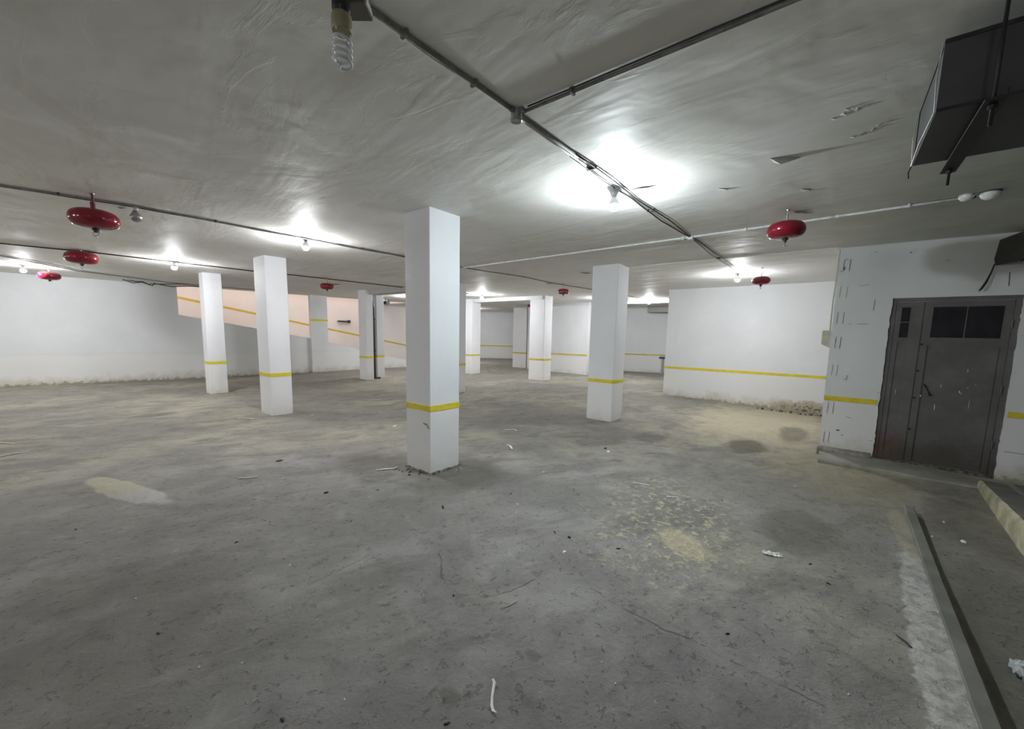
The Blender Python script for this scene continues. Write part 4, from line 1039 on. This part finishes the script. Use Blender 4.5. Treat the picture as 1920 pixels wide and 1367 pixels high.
# flaked edges of a bare patch left of the duct
for i, (x, y) in enumerate(((2.98, 0.12), (2.95, 0.08), (2.90, 0.06), (2.93, 0.02), (3.28, -0.02), (3.25, -0.06), (3.2, -0.08), (3.3, 0.03))):
    flake(x, y, [(-0.010, 0.012, -0.001), (0.012, 0.009, -0.001), (0.010, -0.014, -0.003), (-0.008, -0.010, -0.009)], 'flake', 'small curl of flaking paint on the ceiling left of the hanging duct', rz=i*0.8)['group'] = 'paint curls left of the duct'
# small post by the far end wall
ps = empty('pipe_post', (16.2, 5.30, fz(16.2, 5.3)))
bm = bmesh.new(); add_tube(bm, [(0, 0, 0), (0, 0, 0.62)], 0.05, 8); obj('post', bm, 'duct_edge', ps)
bm = bmesh.new(); add_box(bm, -0.08, 0.08, -0.14, 0.12, 0.62, 0.70); obj('cap', bm, 'wire', ps)
tag(ps, 'short metal post with a dark cap by the left end of the partition wall', 'post')
# wall bracket on the ramp wall
wbk = empty('wall_bracket', (9.55, LY(9.55, 2.99), 1.92))
bm = bmesh.new(); add_box(bm, -0.35, 0.22, -0.10, 0.0, -0.02, 0.04); add_box(bm, 0.12, 0.20, -0.14, 0.0, -0.05, 0.07); obj('arm', bm, 'wire', wbk)
tag(wbk, 'small dark bracket on the cream ramp wall left of the drainpipe', 'bracket')
# dark lamp stub by the ramp foot
st = empty('wall_light', (8.06, 12.0, 2.52))
bm = bmesh.new(); add_box(bm, -0.02, 0.12, -0.10, 0.08, -0.09, 0.07); obj('housing', bm, 'black', st, bevel=0.01)
bm = bmesh.new(); add_box(bm, -0.10, -0.015, -0.03, 0.03, 0.0, 0.05); obj('arm', bm, 'steel', st)
# arm reaches back to the column at the pipe
bm = bmesh.new(); add_box(bm, -0.30, -0.09, -0.20, -0.14, 0.0, 0.05)
obj('arm', bm, 'steel', st)
bm = bmesh.new(); add_box(bm, -0.12, -0.06, -0.20, 0.03, 0.0, 0.05); obj('arm', bm, 'steel', st)
tag(st, 'dark little wall lamp housing right of the drainpipe column', 'lamp')

# ------------------------------------------------------------------ litter on the floor
def chip(x, y, sx, sy, h, rz, mat, label, cat='debris', name='plaster_chip', group=None, n=7, seed=1):
    rnd = random.Random(seed*7+int(x*97)+int(y*31)); bm = bmesh.new()
    ang = sorted(rnd.uniform(0, 2*math.pi) for _ in range(n))
    base = [(math.cos(a)*sx*rnd.uniform(.75, 1), math.sin(a)*sy*rnd.uniform(.75, 1)) for a in [2*math.pi*k/n+rnd.uniform(-.25, .25) for k in range(n)]]
    lo = [bm.verts.new((a, b, -0.001)) for a, b in base]; hi = [bm.verts.new((a*rnd.uniform(.6, .9), b*rnd.uniform(.6, .9), h*rnd.uniform(.7, 1))) for a, b in base]
    bm.faces.new(list(reversed(lo))); c = bm.verts.new((0, 0, h*1.05))
    for i in range(n):
        j = (i+1) % n; bm.faces.new((lo[i], lo[j], hi[j], hi[i])); bm.faces.new((hi[i], hi[j], c))
    o = obj(name, bm, mat, None, (x, y, fz(x, y)+0.0015)); o.rotation_euler = (0, 0, rz); tag(o, label, cat, group); return o
def ribbon(pts, w, mat, label, cat='scrap', name='paper_strip', th=0.002):
    bm = bmesh.new(); rows = []
    P = [Vector((x, y, 0)) for x, y, _ in pts]; hs = [q[2] for q in pts]; c = P[len(P)//2]
    for i, p in enumerate(P):
        d = (P[min(i+1, len(P)-1)]-P[max(i-1, 0)]).normalized(); n = Vector((-d.y, d.x, 0)); ww = (w[i] if isinstance(w, (list, tuple)) else w)/2
        z = hs[i]+fz(p.x, p.y)-fz(c.x, c.y)
        q = p-c
        rows.append([bm.verts.new(q+n*ww+Vector((0, 0, z))), bm.verts.new(q+Vector((0, 0, z+th*1.5))), bm.verts.new(q-n*ww+Vector((0, 0, z))), bm.verts.new(q+Vector((0, 0, z-th)))])
    for a, b in zip(rows, rows[1:]):
        for k in range(4): bm.faces.new((a[k], a[(k+1) % 4], b[(k+1) % 4], b[k]))
    bm.faces.new(rows[0]); bm.faces.new(list(reversed(rows[-1])))
    o = obj(name, bm, mat, None, (c.x, c.y, fz(c.x, c.y)+0.004)); tag(o, label, cat); return o
# positions below are metres on the floor
ribbon([(1.21, 1.04, .010), (1.205, 1.025, .006), (1.18, 1.01, .002), (1.15, 0.99, .001), (1.12, 0.965, .001), (1.105, 0.945, .003), (1.105, 0.925, .007)], [.010, .013, .011, .010, .012, .012, .004], 'chip_white', 'white twisted paper strip at the bottom edge of the photo')
ribbon([(1.585, 1.315, .002), (1.64, 1.295, .002), (1.70, 1.285, .004)], [.003, .010, .008], 'chip_tan', 'pale splinter lying on the foreground floor', name='wood_splinter')
ribbon([(3.97, 1.52, .002), (3.99, 1.44, .002), (4.01, 1.36, .003)], 0.014, 'chip_white', 'thin white stick on the floor left of the sandy patch', name='thin_stick')
ribbon([(3.82, 1.13, .001), (3.86, 1.09, .002), (3.88, 1.04, .002)], 0.014, 'chip_white', 'short white stick just above the sandy patch', name='thin_stick')
ribbon([(4.17, 3.40, .008), (4.16, 3.33, .002), (4.10, 3.26, .003), (4.04, 3.20, .01)], [.01, .03, .03, .01], 'chip_white', 'bent white scrap on the floor right of the nearest column')
ribbon([(4.85, 4.0, .002), (4.95, 3.9, .006), (4.92, 3.8, .002)], 0.025, 'chip_white', 'curved white scrap right of the nearest column, further back')
ribbon([(2.33, 7.80, .003), (2.42, 7.70, .003), (2.50, 7.55, .004)], 0.05, 'chip_tan', 'pale cardboard scrap at the foot of the second column from the left')
ribbon([(4.85, 8.1, .003), (4.95, 7.93, .006), (5.1, 7.8, .003)], 0.06, 'chip_tan', 'pale cardboard scrap on the floor left of the nearest column, far back')
ribbon([(2.40, 3.80, .003), (2.49, 3.75, .008), (2.57, 3.70, .005), (2.63, 3.72, .002)], [.01, .03, .03, .01], 'chip_white', 'white scrap lying against the left foot of the nearest column')
ribbon([(-0.45, 8.65, .003), (-0.2, 8.25, .003), (-0.05, 8.0, .003)], 0.035, 'chip_tan', 'upper of two pale laths on the floor at the left edge', name='wooden_lath')
ribbon([(-0.35, 7.45, .003), (-0.17, 7.34, .003), (-0.03, 7.40, .003)], 0.035, 'chip_tan', 'lower of two pale laths on the floor at the left edge', name='wooden_lath')
ribbon([(1.35, 4.62, .003), (1.42, 4.55, .004), (1.50, 4.52, .003)], 0.022, 'chip_tan', 'tan scrap right of the pale mortar lump on the left floor')
ribbon([(2.764, -0.382, .004), (2.73, -0.41, .004), (2.693, -0.43, .004)], [.010, .014, .01], 'chip_dark', 'black strip with a bright end beside the pale mortar band', name='rubber_strip')
chip(3.8, 5.44, .05, .03, .015, 0, 'chip_white', 'bright white plaster chip left of the nearest column', seed=3)
chip(4.95, 2.31, .045, .02, .01, 0, 'chip_dark', 'black scrap on the floor behind the sandy patch, below the mid-hall column', name='black_scrap')
chip(4.85, 2.22, .05, .025, .006, .4, 'chip_white', 'pale flat chip beside the black scrap below the mid-hall column')
chip(2.518, 1.431, .010, .016, .012, 0, 'chip_dark', 'small round black pebble in the middle foreground', name='black_pebble')
chip(2.52, 1.56, .028, .006, .005, 1.0, 'chip_dark', 'thin black splinter left of the round black pebble', name='black_splinter')
chip(2.62, 1.085, .022, .007, .006, -.9, 'chip_dark', 'thin black splinter right of the round black pebble', name='black_splinter')
chip(2.32, 1.35, .018, .016, .010, 0, 'chip_white', 'round white chip below the round black pebble')
chip(2.26, 2.55, .05, .012, .006, .9, 'chip_dark', 'black splinter on the floor just below the nearest column', name='black_splinter')
chip(2.75, 2.10, .012, .010, .008, 0, 'chip_white', 'upper of two white dots below the nearest column', seed=5)
chip(2.60, 2.00, .012, .008, .008, 0, 'chip_white', 'lower of two white dots below the nearest column', seed=6)
chip(1.85, 4.9, .05, .03, .012, 0, 'mortar_dark', 'dark rubble lump left of the nearest column', name='rubble_lump')
chip(1.75, 3.6, .03, .018, .012, 0, 'chip_dark', 'dark stone with a white fleck lower left of the nearest column', name='dark_stone')
chip(2.95, -0.84, .012, .012, .006, 0, 'chip_white', 'white fleck in the channel right of the concrete strip')
chip(4.6, -0.93, .04, .022, .006, 0, 'chip_white', 'flat white chip near the curb at the right')
chip(5.0, -0.88, .03, .012, .006, 0, 'chip_tan', 'pale chip behind the flat white chip near the curb')
chip(4.55, -0.75, .02, .012, .006, 0, 'chip_tan', 'small pale chip right of the far end of the concrete strip')
small = [(0.33, 2.93), (1.02, 2.62), (1.10, 2.35), (0.55, 1.98), (1.62, 0.72), (1.55, 0.62), (1.25, 0.42), (0.85, 2.20), (0.9, 2.0), (0.42, 2.1), (1.28, 2.0), (0.75, 1.45), (2.15, -0.18), (1.47, 0.15)]
for i, (x, y) in enumerate(small):
    chip(x, y, .0065, .005, .005, i, 'chip_white', 'tiny white fleck of plaster scattered on the foreground floor', group='white flecks on the foreground floor', seed=i, n=5, name='plaster_fleck')
rubble = [(5.7, 1.9), (5.1, 0.2), (6.1, 0.35), (6.3, 1.5), (7.3, 0.9), (1.2, 6.0), (0.6, 7.2), (2.0, 6.4), (4.4, 4.6), (5.3, 5.6), (6.0, 4.6), (3.6, 2.4), (7.6, 6.4), (4.3, 6.6), (-0.6, 12.0), (1.0, 14.9), (8.4, 8.7), (5.6, 9.2), (2.55, 10.75), (3.3, 7.2)]
for i, (x, y) in enumerate(rubble):
    chip(x, y, .018+.0025*(i % 5), .014, .010, i, 'chip_tan', 'small tan crumb of rubble scattered across the hall floor', group='tan rubble crumbs on the hall floor', seed=i+40, n=6, name='rubble_crumb')
darkb = [(2.9, 2.3), (1.6, 2.9), (2.1, 3.3), (3.4, 1.9), (3.1, -0.1), (2.2, 0.3), (0.9, 3.2), (0.2, 4.3), (3.3, 0.0), (4.1, 0.7), (0.55, 1.55), (0.95, 1.05), (1.5, 1.6), (0.35, 2.5)]
for i, (x, y) in enumerate(darkb):
    chip(x, y, .016, .006, .005, i*1.1, 'chip_dark', 'tiny black crumb scattered on the foreground floor', group='black crumbs on the foreground floor', seed=i+80, n=5, name='black_crumb')
# wall-foot rubble by the partition and around the nearest column
for i in range(14):
    y = 0.1+i*0.09; chip(10.72-0.05*random.random(), y, .05, .03, .03+.02*random.random(), i, 'mortar' if i % 2 else 'mortar_dark', 'crumb of fallen render along the foot of the partition wall', group='fallen render by the partition wall', seed=i+120, name='render_crumb')
for i in range(16):
    t = i/15; x, y = (2.66-0.12*random.random()**2, 3.15+0.55*random.random()) if i % 3 else (2.66+0.5*random.random(), 3.21-0.09*random.random()**2)
    chip(x, y, .008+.018*random.random(), .007+.01*random.random(), .006+.010*random.random(), i, 'mortar' if i % 3 == 0 else 'mortar_dark', 'crumb of broken mortar at the foot of the nearest column', group='mortar crumbs at the nearest column', seed=i+150, name='mortar_crumb')
# crumpled films
def film(x, y, sx, sy, h, mat, label, seed, rz=0):
    bm = bmesh.new(); N = 12
    g = [[None]*(N+1) for _ in range(N+1)]
    for i in range(N+1):
        for j in range(N+1):
            u, v = i/N*2-1, j/N*2-1; k = 1-0.35*abs(noise.noise((u*1.5+seed, v*1.5, 0)))-0.25*(u*u*v*v)
            z = h*abs(noise.noise((u*2.2, v*2.2, seed)))*1.8+h*0.4*abs(noise.noise((u*6, v*6, seed)))
            g[i][j] = bm.verts.new((u*sx*k, v*sy*k, z))
    for i in range(N):
        for j in range(N): bm.faces.new((g[i][j], g[i+1][j], g[i+1][j+1], g[i][j+1]))
    r = bmesh.ops.extrude_face_region(bm, geom=list(bm.faces))
    for q in [a for a in r['geom'] if isinstance(a, bmesh.types.BMVert)]: q.co.z -= 0.002
    o = obj('plastic_film', bm, mat, None, (x, y, fz(x, y)+0.004)); o.rotation_euler = (0, 0, rz); tag(o, label, 'litter'); return o
film(3.27, 0.215, .035, .065, .016, 'chip_white', 'crumpled white plastic scrap right of the sandy patch', 3, 0.3)
film(2.93, -0.90, .11, .10, .04, 'film', 'crumpled clear plastic bag at the lower right edge', 9)
